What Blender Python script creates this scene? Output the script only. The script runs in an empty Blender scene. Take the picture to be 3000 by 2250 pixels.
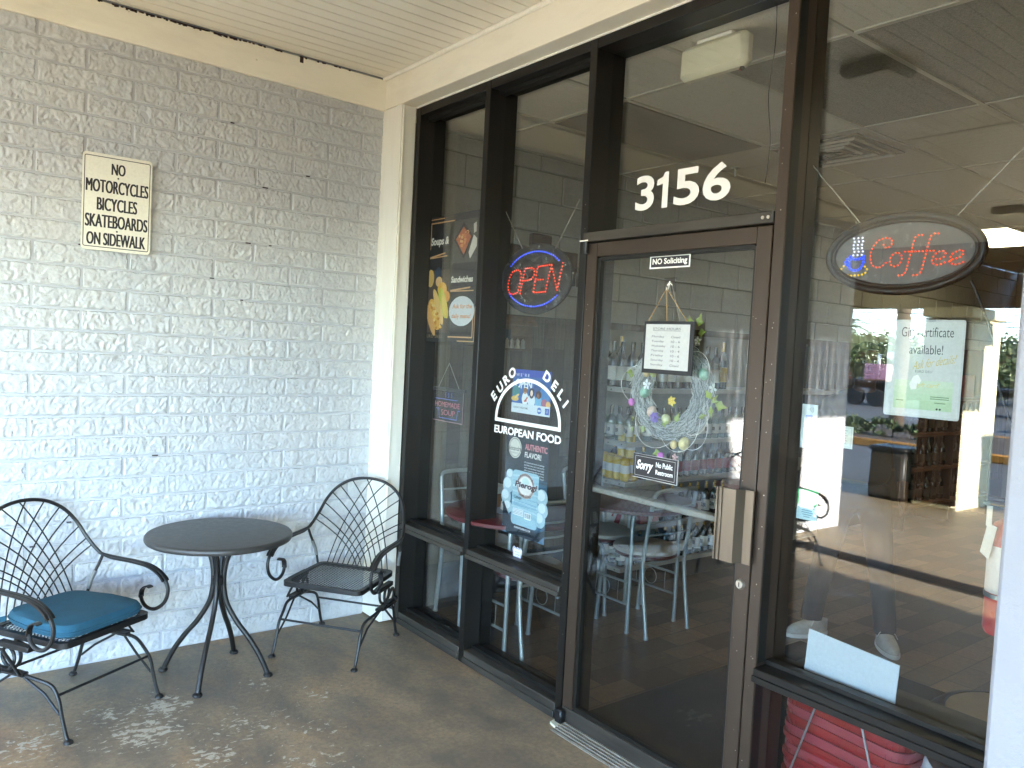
import bpy, math, random
from math import sin, cos, pi, radians as R, atan2, sqrt
from mathutils import Vector, Matrix, noise
random.seed(11)
sc = bpy.context.scene
col = sc.collection

# ------------------------------------------------------------------ camera
cam = bpy.data.cameras.new('camera'); camo = bpy.data.objects.new('camera', cam); col.objects.link(camo)
cam.sensor_fit = 'HORIZONTAL'; cam.angle_x = R(65.689); cam.clip_start = 0.02; cam.clip_end = 600
camo.location = (-2.3561, -4.2402, 1.6549)
camo.rotation_euler = (R(87.319), R(-2.954), R(-37.961))
sc.camera = camo
# ------------------------------------------------------------------ world, sun, exposure
ELEV = 12.8
SUNDIR = Vector((-0.065, 1.0, -math.tan(R(ELEV)))).normalized()      # the way the light travels
w = bpy.data.worlds.new("World"); sc.world = w; w.use_nodes = True
nt = w.node_tree; bg = nt.nodes['Background']
sky = nt.nodes.new('ShaderNodeTexSky'); sky.sky_type = 'NISHITA'; sky.sun_disc = False
sky.sun_elevation = R(ELEV); sky.sun_rotation = atan2(-SUNDIR.x, -SUNDIR.y)
sky.air_density = 0.8; sky.dust_density = 0.0; sky.ozone_density = 1.7; sky.altitude = 1200
nt.links.new(sky.outputs[0], bg.inputs[0]); bg.inputs[1].default_value = 0.15
sl = bpy.data.lights.new('sun', 'SUN'); sl.energy = 2.9; sl.angle = R(0.5); sl.color = (1.0, 0.93, 0.82)
so = bpy.data.objects.new('sun', sl); col.objects.link(so)
so.location = (0, -20, 12); so.rotation_euler = SUNDIR.to_track_quat('-Z', 'Y').to_euler()
sc.view_settings.view_transform = 'Standard'; sc.view_settings.look = 'None'
sc.view_settings.exposure = 5.22; sc.view_settings.gamma = 1.0
sc.render.engine = 'CYCLES'
cy = sc.cycles
cy.use_denoising = True; cy.max_bounces = 8; cy.diffuse_bounces = 5; cy.glossy_bounces = 4
cy.transparent_max_bounces = 24; cy.transmission_bounces = 6; cy.sample_clamp_indirect = 8.0
cy.caustics_reflective = False; cy.caustics_refractive = False

# ------------------------------------------------------------------ materials
def lin(h):
    if not isinstance(h, str): return tuple(h) + ((1,) if len(h) == 3 else ())
    c = [int(h[i:i + 2], 16) / 255 for i in (0, 2, 4)]
    return tuple(x / 12.92 if x <= .04045 else ((x + .055) / 1.055) ** 2.4 for x in c) + (1,)
def nn(nt, t, **kw):
    n = nt.nodes.new('ShaderNode' + t)
    for k, v in kw.items():
        if k.startswith('i_'):
            key = k[2:]; key = int(key) if key.isdigit() else key.replace('_', ' ')
            n.inputs[key].default_value = v
        else: setattr(n, k, v)
    return n
def base(name):
    m = bpy.data.materials.new(name); m.use_nodes = True
    return m, m.node_tree, m.node_tree.nodes['Principled BSDF']
def coords(nt, scale=(1, 1, 1), kind='Object'):
    t = nn(nt, 'TexCoord'); mp = nn(nt, 'Mapping', i_Scale=scale)
    nt.links.new(t.outputs[kind], mp.inputs['Vector']); return mp.outputs[0]
def noi(nt, vec, scale, detail=4, rough=.55, dist=0):
    n = nn(nt, 'TexNoise', i_Scale=scale, i_Detail=detail, i_Roughness=rough, i_Distortion=dist)
    nt.links.new(vec, n.inputs['Vector']); return n.outputs[0]
def ramp(nt, fac, stops):
    r = nn(nt, 'ValToRGB'); e = r.color_ramp.elements
    while len(e) < len(stops): e.new(.5)
    for i, (p, c) in enumerate(stops):
        e[i].position = p; e[i].color = lin(c) if not isinstance(c, (int, float)) else (c, c, c, 1)
    nt.links.new(fac, r.inputs[0]); return r.outputs[0]
def mix(nt, fac, a, b, mode='MIX'):
    m = nn(nt, 'MixRGB', blend_type=mode)
    for s, v in ((0, fac), (1, a), (2, b)):
        if isinstance(v, (int, float)): m.inputs[s].default_value = v if s == 0 else (v, v, v, 1)
        elif isinstance(v, (tuple, str)): m.inputs[s].default_value = lin(v)
        else: nt.links.new(v, m.inputs[s])
    return m.outputs[0]
def mth(nt, op, a, b=0.0, clamp=False):
    m = nn(nt, 'Math', operation=op); m.use_clamp = clamp
    for s, v in ((0, a), (1, b)):
        if isinstance(v, (int, float)): m.inputs[s].default_value = v
        else: nt.links.new(v, m.inputs[s])
    return m.outputs[0]
def bump(nt, b, h, strength=.3, dist=.01):
    n = nn(nt, 'Bump', i_Strength=strength, i_Distance=dist); nt.links.new(h, n.inputs['Height'])
    nt.links.new(n.outputs[0], b.inputs['Normal'])
def pmat(name, c, rough=.5, metal=0.0, var=.12, vs=6, bmp=0.0, bs=60, stretch=(1, 1, 1), c2=None, spec=.5, coat=0.0):
    m, nt, b = base(name); v = coords(nt, stretch)
    c = lin(c); n = noi(nt, v, vs)
    if c2 is None: a = tuple(x * (1 - var) for x in c[:3]); d = tuple(min(1, x * (1 + var)) for x in c[:3])
    else: a = c[:3]; d = lin(c2)[:3]
    cc = ramp(nt, n, [(.3, a), (.7, d)])
    nt.links.new(cc, b.inputs['Base Color'])
    nt.links.new(mth(nt, 'ADD', mth(nt, 'MULTIPLY', n, .2), rough - .1, True), b.inputs['Roughness'])
    b.inputs['Metallic'].default_value = metal; b.inputs['Specular IOR Level'].default_value = spec
    b.inputs['Coat Weight'].default_value = coat
    if bmp: bump(nt, b, noi(nt, v, bs, 6), bmp, .004)
    return m
FL = {}
def flat(h, rough=.5):
    k = (h, rough)
    if k not in FL:
        m, nt, b = base('print_' + str(h)); c = lin(h)
        n = noi(nt, coords(nt), 90, 2)
        nt.links.new(ramp(nt, n, [(.3, tuple(x * .95 for x in c[:3])), (.7, tuple(min(1, x * 1.04) for x in c[:3]))]), b.inputs['Base Color'])
        b.inputs['Roughness'].default_value = rough; FL[k] = m
    return FL[k]
def emat(name, c, strength):
    m, nt, b = base(name); c = lin(c)
    b.inputs['Base Color'].default_value = tuple(x * .4 for x in c[:3]) + (1,)
    b.inputs['Emission Color'].default_value = c; b.inputs['Emission Strength'].default_value = strength
    return m
def glassmat(name, ior=1.52, tint=(.93, .94, .93), ref=1.0, rough=0.0):
    m = bpy.data.materials.new(name); m.use_nodes = True; nt = m.node_tree; nt.nodes.clear()
    out = nn(nt, 'OutputMaterial'); tr = nn(nt, 'BsdfTransparent'); tr.inputs[0].default_value = tint + (1,)
    gl = nn(nt, 'BsdfGlossy', i_Roughness=rough); mx = nn(nt, 'MixShader')
    geo = nn(nt, 'NewGeometry'); fr = nn(nt, 'Fresnel')
    i = mth(nt, 'ADD', ior, mth(nt, 'MULTIPLY', geo.outputs['Backfacing'], 1 / ior - ior))
    nt.links.new(i, fr.inputs['IOR'])
    nt.links.new(mth(nt, 'MULTIPLY', fr.outputs[0], ref, True), mx.inputs[0])
    nt.links.new(tr.outputs[0], mx.inputs[1]); nt.links.new(gl.outputs[0], mx.inputs[2])
    nt.links.new(mx.outputs[0], out.inputs[0]); return m
M = {}
M['glass'] = glassmat('window_glass', 1.52, (.93, .945, .94), ref=1.35)
M['bottle_glass'] = glassmat('clear_bottle_glass', 1.5, (.72, .8, .74), 1.5, .02)
M['acrylic'] = glassmat('clear_acrylic', 1.45, (.9, .9, .92), 1.2, .03)
M['bronze'] = pmat('dark_bronze_anodised', '191613', .42, .3, .16, 3, .06, 30, (1, 1, .2))
M['bronze_dark'] = pmat('black_glazing_stop', '15130f', .45, .2, .2, 4)
M['bronze_worn'] = pmat('worn_bronze_aluminium', '2b2824', .5, .3, .3, 10, .1, 40, (1, .2, 2), '4a443c')
M['bronze_door'] = pmat('door_bronze', '40342a', .42, .3, .14, 3, .06, 30, (1, 1, .2))
M['handle'] = pmat('bronze_grey_handle', '74695c', .4, .75, .12, 14, .05, 60, (1, 1, .2))
M['steel'] = pmat('tubular_silver_steel', 'a9b1b1', .36, .75, .02, 3)
M['alu'] = pmat('brushed_aluminium', 'b9b2a6', .38, .8, .1, 20, .05, 80)
M['black_iron'] = pmat('black_powder_coated_iron', '201e1d', .42, .2, .15, 20, .12, 180)
M['grey_sleeve'] = pmat('worn_grey_metal', '7a7a78', .5, .4, .1, 30)
M['black'] = pmat('black_plastic', '121214', .45, 0, .15, 20)
M['rubber'] = pmat('black_rubber', '141416', .8, 0, .2, 30)
M['white_plastic'] = pmat('aged_white_plastic', 'dcd8c0', .4, 0, .03, 6)
M['red_plastic'] = pmat('red_basket_plastic', '8e121a', .4, 0, .15, 10)
M['red_plastic_faded'] = pmat('faded_red_basket_plastic', '96323d', .45, 0, .12, 10)
M['teal'] = pmat('teal_cushion_fabric', '1d4c5f', .9, 0, .12, 14, .35, 700, c2='24566c')
M['white_vinyl'] = pmat('white_vinyl_film', 'efece6', .5, 0, .03, 30)
M['tan_lid'] = pmat('tan_cork_lid', '8a7a62', .7, 0, .1, 14)
M['cardboard'] = pmat('brown_cardboard', '8a5f3d', .8, 0, .1, 12)
M['table_red'] = pmat('dark_red_laminate', '4a1516', .35, 0, .15, 10)
M['pad'] = pmat('cream_vinyl_pad', 'a79f92', .55, 0, .1, 12)
M['wire'] = pmat('thin_wire', 'b5b1a8', .4, .6, .05, 30)
M['wood_dark'] = pmat('dark_brown_wood', '3a2619', .6, 0, .35, 5, .2, 40, (6, 6, .6))
M['wood_shelf'] = pmat('reddish_shelf_wood', '5c3820', .55, 0, .25, 6, .1, 40, (1, 6, 6))
M['leaf'] = pmat('silk_leaf', '8c9c48', .6, 0, .3, 30)
M['mat_rubber'] = pmat('charcoal_entrance_mat', '1c1f24', .95, 0, .35, 60, .6, 250)

def m_block(name, c, warm, bs=30, bd=.22):
    m, nt, b = base(name); v = coords(nt)
    big = noi(nt, v, 1.6, 5); fine = noi(nt, v, 42, 6, .65)
    c1 = mix(nt, ramp(nt, big, [(.35, 0.0), (.7, 1.0)]), c, warm)
    c2 = mix(nt, ramp(nt, fine, [(.38, .55), (.55, 0.0)]), c1, mix(nt, 1.0, c1, (.84, .84, .85), 'MULTIPLY'))
    sc_ = ramp(nt, noi(nt, v, 7, 8, .7), [(.70, 0.0), (.78, .35)])
    c3 = mix(nt, sc_, c2, '7d7c74')
    nt.links.new(c3, b.inputs['Base Color']); b.inputs['Roughness'].default_value = .45
    h = mth(nt, 'ADD', noi(nt, coords(nt, (1, 1, .75)), bs, 8, .62, .6), mth(nt, 'MULTIPLY', noi(nt, v, 130, 4), .25))
    bump(nt, b, h, bd, .02); return m
M['block'] = m_block('painted_split_face_block', 'b9bbbe', 'c2c1c0')
M['block_in'] = m_block('painted_interior_block', '9c9c96', 'a5a49c', 12, .22)
M['mortar'] = pmat('painted_mortar', 'b0b1b5', .8, 0, .08, 6, .3, 60)

def m_paint(name, c, dirt, amount=.5, stretch=(1, 1, .12), bs=50):
    m, nt, b = base(name); v = coords(nt, stretch)
    n = noi(nt, v, 9, 7, .65); big = noi(nt, coords(nt), 2.2, 5)
    f = mth(nt, 'MULTIPLY', ramp(nt, n, [(.45, 0.0), (.75, amount)]), ramp(nt, big, [(.35, .3), (.7, 1.0)]))
    spots = ramp(nt, noi(nt, coords(nt), 26, 3, .5), [(.76, 0.0), (.80, .6)])
    nt.links.new(mix(nt, spots, mix(nt, f, c, dirt), dirt), b.inputs['Base Color'])
    b.inputs['Roughness'].default_value = .5
    bump(nt, b, mth(nt, 'ADD', n, mth(nt, 'MULTIPLY', noi(nt, v, bs, 4), .5)), .18, .01); return m
M['cream'] = m_paint('cream_painted_wood', 'e9e5da', 'b0a998', .4)
M['cream_beam'] = m_paint('cream_painted_beam', 'eae5d6', 'b0a792', .35, (.3, .3, 1))
M['rot'] = pmat('peeled_dark_wood', '2a1712', .9, 0, .4, 30, .5, 60)
M['soffit'] = pmat('cream_vinyl_soffit', 'e6e1d4', .45, 0, .03, 2, 0)
M['stucco'] = pmat('white_stucco', 'a2a2a9', .8, 0, .03, 5, .8, 55)
M['cream_stucco'] = pmat('cream_stucco', 'd8cfae', .8, 0, .05, 4, .4, 60)

def m_concrete():
    m, nt, b = base('stained_peeling_concrete'); v = coords(nt)
    n1 = noi(nt, v, 1.1, 7, .6, .4); n2 = noi(nt, coords(nt, (1, .55, 1)), 5, 9, .7); n3 = noi(nt, v, 45, 6, .7)
    c = ramp(nt, n1, [(.30, '837563'), (.45, '9f8d73'), (.56, 'ae9270'), (.70, 'a37655')])
    c = mix(nt, ramp(nt, n2, [(.36, .85), (.60, 0.0)]), c, '665f55')
    c = mix(nt, ramp(nt, n3, [(.35, .5), (.6, 0.0)]), c, '665c50')
    c = mix(nt, ramp(nt, noi(nt, v, 260, 3, .6), [(.55, 0.0), (.75, .28)]), c, '8f8676')
    t = nn(nt, 'TexCoord')
    def blob(x, y, r, s=1.0):
        d = nn(nt, 'VectorMath', operation='DISTANCE'); nt.links.new(t.outputs['Object'], d.inputs[0]); d.inputs[1].default_value = (x, y, 0)
        return mth(nt, 'MULTIPLY', mth(nt, 'SUBTRACT', 1.0, mth(nt, 'DIVIDE', d.outputs['Value'], r), True), s)
    f = 0.0
    for x, y, r, s in [(-1.40, -.66, .26, 1), (-1.52, -.86, .34, .95), (-1.36, -1.18, .26, .85), (-1.62, -.62, .26, .75), (-.95, -.66, .2, .72),
                       (-.78, -.9, .26, .62), (-.9, -1.2, .3, .6), (-1.15, -1.0, .4, .7), (-1.9, -.75, .35, .8), (-.55, -2.0, .2, .95), (-1.1, -1.5, .5, .7), (-3.6, -1.8, 1.6, .62), (-5.5, -1.5, 2.2, .6)]:
        f = mth(nt, 'MAXIMUM', f, blob(x, y, r, s))
    fl = noi(nt, coords(nt, (1, 1.5, 1)), 24, 8, .66, .5)
    mask = ramp(nt, mth(nt, 'ADD', fl, mth(nt, 'MULTIPLY', f, .30)), [(.735, 0.0), (.755, 1.0)])
    sp = ramp(nt, noi(nt, v, 34, 5, .6), [(.735, 0.0), (.75, .9)])
    sp = mth(nt, 'MULTIPLY', sp, ramp(nt, noi(nt, v, 1.7, 3), [(.45, 0.0), (.6, 1.0)]))
    mask = mth(nt, 'MAXIMUM', mask, sp)
    gm = mth(nt, 'MULTIPLY', ramp(nt, noi(nt, v, 13, 6, .7), [(.6, 0.0), (.68, .55)]), ramp(nt, noi(nt, v, 1.4, 2), [(.5, 0.0), (.62, 1.0)]))
    c = mix(nt, gm, c, '6f8470')
    c = mix(nt, mask, c, 'c0b8a5')
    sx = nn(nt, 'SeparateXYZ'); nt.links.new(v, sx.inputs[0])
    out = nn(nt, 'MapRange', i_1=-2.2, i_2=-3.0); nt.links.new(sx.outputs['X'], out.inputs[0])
    c = mix(nt, mth(nt, 'MULTIPLY', out.outputs[0], .75), c, mix(nt, ramp(nt, n2, [(.3, 0.0), (.65, 1.0)]), '8a7a5e', 'a8977a'))  # sunlit outer walkway coloured lighter tan, for more bounced light
    nt.links.new(c, b.inputs['Base Color'])
    nt.links.new(ramp(nt, n2, [(.3, .42), (.7, .75)]), b.inputs['Roughness'])
    bump(nt, b, mth(nt, 'ADD', mth(nt, 'MULTIPLY', mask, .6), mth(nt, 'ADD', n3, mth(nt, 'MULTIPLY', n2, .6))), .35, .006); return m
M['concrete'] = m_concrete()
M['asphalt'] = pmat('grey_asphalt', (.095, .094, .09), .9, 0, .25, 4, .5, 120)
M['painted_shadow'] = pmat('painted_floor_shadow', '2c261f', .85, 0, .2, 8)  # dark colour standing in for a cast shadow on the walkway
M['yellow_paint'] = pmat('yellow_curb_paint', 'b08a2c', .7, 0, .2, 6)
M['earth'] = pmat('planter_earth', '4d3c2b', .95, 0, .4, 9, .6, 30)

def m_tiles():
    m, nt, b = base('brown_vinyl_tile'); v = coords(nt)
    br = nn(nt, 'TexBrick', offset=.5, squash=1.0, i_Scale=1.0, i_Mortar_Size=.003, i_Bias=-.15, i_Brick_Width=.30, i_Row_Height=.152)
    br.inputs['Color1'].default_value = lin('4a382b'); br.inputs['Color2'].default_value = lin('8a7056'); br.inputs['Mortar'].default_value = lin('241c16')
    nt.links.new(v, br.inputs['Vector'])
    n = noi(nt, v, 30, 6, .7)
    c = mix(nt, ramp(nt, n, [(.3, .5), (.6, 0.0)]), br.outputs['Color'], '2b2019')
    nt.links.new(c, b.inputs['Base Color']); b.inputs['Roughness'].default_value = .32
    bump(nt, b, n, .08, .003); return m
M['tiles'] = m_tiles()
def m_planks():
    m, nt, b = base('weathered_plank_panel')
    v = coords(nt); sx = nn(nt, 'SeparateXYZ'); nt.links.new(v, sx.inputs[0])
    cx = nn(nt, 'CombineXYZ'); nt.links.new(sx.outputs['Z'], cx.inputs[0])
    nt.links.new(mth(nt, 'ADD', sx.outputs['X'], sx.outputs['Y']), cx.inputs[1])
    br = nn(nt, 'TexBrick', offset=.37, i_Scale=1.0, i_Mortar_Size=.0022, i_Bias=0.0, i_Brick_Width=.55, i_Row_Height=.095)
    br.inputs['Color1'].default_value = lin('43392f'); br.inputs['Color2'].default_value = lin('6f6556'); br.inputs['Mortar'].default_value = lin('2b241d')
    nt.links.new(cx.outputs[0], br.inputs['Vector'])
    g = noi(nt, coords(nt, (26, 26, 1.6)), 2.2, 7, .7, .6)
    c = mix(nt, ramp(nt, g, [(.34, .75), (.6, 0.0)]), br.outputs['Color'], '3a3026')
    c = mix(nt, ramp(nt, noi(nt, v, 3, 3), [(.5, 0.0), (.75, .35)]), c, '6f4a30')
    nt.links.new(c, b.inputs['Base Color']); b.inputs['Roughness'].default_value = .75; bump(nt, b, g, .2, .004); return m
M['planks'] = m_planks()
M['planks_light'] = pmat('pale_plank', '9a8c72', .75, 0, .3, 4, .2, 30, (18, 18, 1.2), 'b3a68c')
def m_ceil():
    m, nt, b = base('fissured_ceiling_tile'); v = coords(nt)
    f = noi(nt, coords(nt, (1, 1.8, 1)), 75, 3, .6, 1.5)
    c = mix(nt, ramp(nt, f, [(.33, .6), (.43, 0.0)]), 'd6d3c8', '9a978c')
    c = mix(nt, ramp(nt, noi(nt, v, .9, 3), [(.5, 0.0), (.8, .3)]), c, 'bab6a8')
    nt.links.new(c, b.inputs['Base Color']); b.inputs['Roughness'].default_value = .9; bump(nt, b, f, .3, .004); return m
M['ceil'] = m_ceil()
M['ceil_dark'] = pmat('coarse_grey_ceiling_tile', '85827a', .95, 0, .3, 120, .6, 150)
M['tbar'] = pmat('ceiling_grid', 'bfbcb0', .5, 0, .05, 5)
M['lens'] = pmat('unlit_troffer_lens', '77736b', .5, 0, .06, 8)
M['wall_white'] = pmat('interior_white_wall', 'a09c90', .8, 0, .05, 3, .1, 40)
M['troffer'] = emat('lit_troffer_lens', 'fff3c8', .2)

# ------------------------------------------------------------------ mesh builder
class MB:
    def __init__(s): s.v = []; s.f = []; s.mi = []
    def add(s, vs, fs, mi=0):
        o = len(s.v); s.v += [tuple(p) for p in vs]
        for f in fs: s.f.append(tuple(i + o for i in f)); s.mi.append(mi)
        return s
    def box(s, a, b, mi=0, bev=0.0, mat=None):
        x0, y0, z0 = [min(p, q) for p, q in zip(a, b)]; x1, y1, z1 = [max(p, q) for p, q in zip(a, b)]
        if bev <= 0:
            vs = [(x0, y0, z0), (x1, y0, z0), (x1, y1, z0), (x0, y1, z0), (x0, y0, z1), (x1, y0, z1), (x1, y1, z1), (x0, y1, z1)]
            fs = [(0, 3, 2, 1), (4, 5, 6, 7), (0, 1, 5, 4), (1, 2, 6, 5), (2, 3, 7, 6), (3, 0, 4, 7)]
        else:
            c = Vector(((x0 + x1) / 2, (y0 + y1) / 2, (z0 + z1) / 2)); h = Vector(((x1 - x0) / 2, (y1 - y0) / 2, (z1 - z0) / 2))
            e = min(bev, *(.49 * 2 * q for q in h)); vs = []; idx = {}
            for sx in (-1, 1):
                for sy in (-1, 1):
                    for sz in (-1, 1):
                        for ax in range(3):
                            d = [h[0] - e, h[1] - e, h[2] - e]; d[ax] = h[ax]
                            idx[(sx, sy, sz, ax)] = len(vs); vs.append(c + Vector((sx * d[0], sy * d[1], sz * d[2])))
            fs = []
            def K(sg, ax): return idx[(sg[0], sg[1], sg[2], ax)]
            for ax in range(3):
                u, q = [(1, 2), (2, 0), (0, 1)][ax]
                for sg in (-1, 1):
                    L = []
                    for a_, b_ in ((-1, -1), (1, -1), (1, 1), (-1, 1)):
                        t = [0, 0, 0]; t[ax] = sg; t[u] = a_; t[q] = b_; L.append(K(t, ax))
                    fs.append(L if sg > 0 else L[::-1])
            for ax in range(3):
                u, q = [(1, 2), (2, 0), (0, 1)][ax]
                for a_ in (-1, 1):
                    for b_ in (-1, 1):
                        t0 = [0, 0, 0]; t0[u] = a_; t0[q] = b_; t1 = t0[:]; t0[ax] = -1; t1[ax] = 1
                        L = [K(t0, u), K(t1, u), K(t1, q), K(t0, q)]
                        fs.append(L if a_ * b_ < 0 else L[::-1])
            for sx in (-1, 1):
                for sy in (-1, 1):
                    for sz in (-1, 1):
                        L = [K((sx, sy, sz), 0), K((sx, sy, sz), 1), K((sx, sy, sz), 2)]
                        fs.append(L if sx * sy * sz > 0 else L[::-1])
        if mat is not None: vs = [mat @ Vector(p) for p in vs]
        return s.add(vs, fs, mi)
    def tube(s, pts, r, seg=8, closed=False, mi=0):
        P = [Vector(p) for p in pts]; n = len(P); rr = r if isinstance(r, (list, tuple)) else [r] * n
        T = []
        for i in range(n):
            a = P[(i - 1) % n] if (closed or i > 0) else P[i]; b = P[(i + 1) % n] if (closed or i < n - 1) else P[i]
            d = b - a; T.append(d.normalized() if d.length > 1e-9 else Vector((0, 0, 1)))
        up = Vector((0, 0, 1)) if abs(T[0].z) < .9 else Vector((1, 0, 0))
        u = T[0].cross(up).normalized(); vs = []; fs = []
        for i in range(n):
            u = (u - T[i] * u.dot(T[i])).normalized(); q = T[i].cross(u)
            for k in range(seg):
                a = 2 * pi * k / seg; vs.append(P[i] + (u * cos(a) + q * sin(a)) * rr[i])
        m = n if closed else n - 1
        for i in range(m):
            j = (i + 1) % n
            for k in range(seg):
                l = (k + 1) % seg; fs.append((i * seg + k, i * seg + l, j * seg + l, j * seg + k))
        if not closed: fs += [tuple(range(seg))[::-1], tuple((n - 1) * seg + k for k in range(seg))]
        return s.add(vs, fs, mi)
    def strip(s, pts, side, wd, th, mi=0):
        P = [Vector(p) for p in pts]; n = len(P); side = Vector(side).normalized(); vs = []; fs = []
        ww = wd if isinstance(wd, (list, tuple)) else [wd] * n
        for i in range(n):
            t = (P[min(i + 1, n - 1)] - P[max(i - 1, 0)]).normalized(); nn_ = t.cross(side).normalized(); a = side * ww[i] / 2; b = nn_ * th / 2
            vs += [P[i] - a - b, P[i] + a - b, P[i] + a + b, P[i] - a + b]
        for i in range(n - 1):
            for k in range(4):
                l = (k + 1) % 4; fs.append((i * 4 + k, i * 4 + l, i * 4 + 4 + l, i * 4 + 4 + k))
        fs += [(3, 2, 1, 0), tuple((n - 1) * 4 + k for k in range(4))]
        return s.add(vs, fs, mi)
    def lathe(s, prof, c=(0, 0, 0), seg=24, mi=0, mat=None):
        vs = []; fs = []; c = Vector(c); n = len(prof)
        for r, z in prof:
            for k in range(seg):
                a = 2 * pi * k / seg; p = Vector((max(r, 1e-5) * cos(a), max(r, 1e-5) * sin(a), z)); vs.append((mat @ p if mat else p) + c)
        for i in range(n - 1):
            for k in range(seg):
                l = (k + 1) % seg; fs.append((i * seg + k, i * seg + l, i * seg + seg + l, i * seg + seg + k))
        if prof[0][0] > 1e-4: fs.append(tuple(range(seg))[::-1])
        if prof[-1][0] > 1e-4: fs.append(tuple((n - 1) * seg + k for k in range(seg)))
        return s.add(vs, fs, mi)
    def ball(s, c, r, seg=12, rings=8, mi=0, mat=None):
        r = r if isinstance(r, (tuple, list)) else (r, r, r); vs = []; fs = []; c = Vector(c)
        for i in range(rings + 1):
            t = pi * i / rings
            for k in range(seg):
                a = 2 * pi * k / seg; p = Vector((r[0] * max(sin(t), 1e-4) * cos(a), r[1] * max(sin(t), 1e-4) * sin(a), -r[2] * cos(t))); vs.append((mat @ p if mat else p) + c)
        for i in range(rings):
            for k in range(seg):
                l = (k + 1) % seg; fs.append((i * seg + k, i * seg + l, i * seg + seg + l, i * seg + seg + k))
        return s.add(vs, fs, mi)
    def prism(s, poly, fn, w0, w1, mi=0):
        n = len(poly); vs = [fn(u, v, w1) for u, v in poly] + [fn(u, v, w0) for u, v in poly]
        fs = [tuple(range(n)), tuple(range(2 * n - 1, n - 1, -1))] + [(i, i + n, (i + 1) % n + n, (i + 1) % n) for i in range(n)]
        return s.add(vs, fs, mi)
    def build(s, name, mats, parent=None, org=None, sharp=.7):
        me = bpy.data.meshes.new(name); v = s.v
        root = parent
        while root is not None and root.parent is not None: root = root.parent
        if org is None and root is not None and root.get('_w'): org = root.location
        if org is not None: v = [(x - org[0], y - org[1], z - org[2]) for x, y, z in v]
        me.from_pydata(v, [], s.f); mats = mats if isinstance(mats, (list, tuple)) else [mats]
        for m in mats: me.materials.append(M[m] if isinstance(m, str) else m)
        me.polygons.foreach_set('material_index', s.mi); me.polygons.foreach_set('use_smooth', [True] * len(s.f)); me.update()
        me.set_sharp_from_angle(angle=sharp)
        o = bpy.data.objects.new(name, me); col.objects.link(o)
        if parent is not None: o.parent = parent
        elif org is not None: o.location = org
        return o
def spline(pts, n=8, closed=False):
    P = [Vector(p) for p in pts]; out = []; N = len(P)
    for i in range(N if closed else N - 1):
        g = (lambda k: P[k % N]) if closed else (lambda k: P[max(0, min(N - 1, k))])
        a, b, c, d = g(i - 1), g(i), g(i + 1), g(i + 2)
        for j in range(n):
            t = j / n; out.append(.5 * ((2 * b) + (c - a) * t + (2 * a - 5 * b + 4 * c - d) * t * t + (3 * b - a - 3 * c + d) * t ** 3))
    if not closed: out.append(P[-1])
    return out
def tag(o, label=None, cat=None, group=None, kind=None):
    for k, v in (('label', label), ('category', cat), ('group', group), ('kind', kind)):
        if v: o[k] = v
    return o
def thing(name, label, cat, loc=(0, 0, 0), group=None, world=True):
    o = bpy.data.objects.new(name, None); col.objects.link(o); o.location = loc; o.empty_display_size = .1
    if world: o['_w'] = 1
    return tag(o, label, cat, group)
def struct(name, mb, mats): return tag(mb.build(name, mats), kind='structure')
def single(name, mb, mats, label, cat, group=None, org=None): return tag(mb.build(name, mats, org=org), label, cat, group)
def copy_tree(o, parent=None):
    c = o.copy(); col.objects.link(c)
    if parent is not None: c.parent = parent
    for ch in o.children: copy_tree(ch, c)
    return c

# ---- lettering: default font turned into mesh and fitted to a box
TC = {}
def glyphs(s, bold=0.0, shear=0.0, space=1.0):
    k = (s, bold, shear, space)
    if k not in TC:
        cu = bpy.data.curves.new('text', 'FONT'); cu.body = s; cu.offset = bold; cu.shear = shear; cu.space_character = space
        cu.resolution_u = 4
        o = bpy.data.objects.new('text', cu); me = bpy.data.meshes.new_from_object(o)
        vs = [(p.co.x, p.co.y) for p in me.vertices]; fs = [tuple(p.vertices) for p in me.polygons]
        bpy.data.meshes.remove(me); bpy.data.objects.remove(o); bpy.data.curves.remove(cu)
        x0 = min(p[0] for p in vs); x1 = max(p[0] for p in vs); y0 = min(p[1] for p in vs); y1 = max(p[1] for p in vs)
        TC[k] = ([((x - x0) / (x1 - x0), (y - y0) / (y1 - y0)) for x, y in vs], fs, (x1 - x0) / (y1 - y0))
    return TC[k]
def PX(X):      # plane facing the pavement (-x): u runs to the viewer's right (-y), v up, w towards the viewer
    return lambda u, v, w_: (X - w_, -u, v)
def PY(Y):      # plane facing -y: u = x, v up
    return lambda u, v, w_: (u, Y - w_, v)
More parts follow.
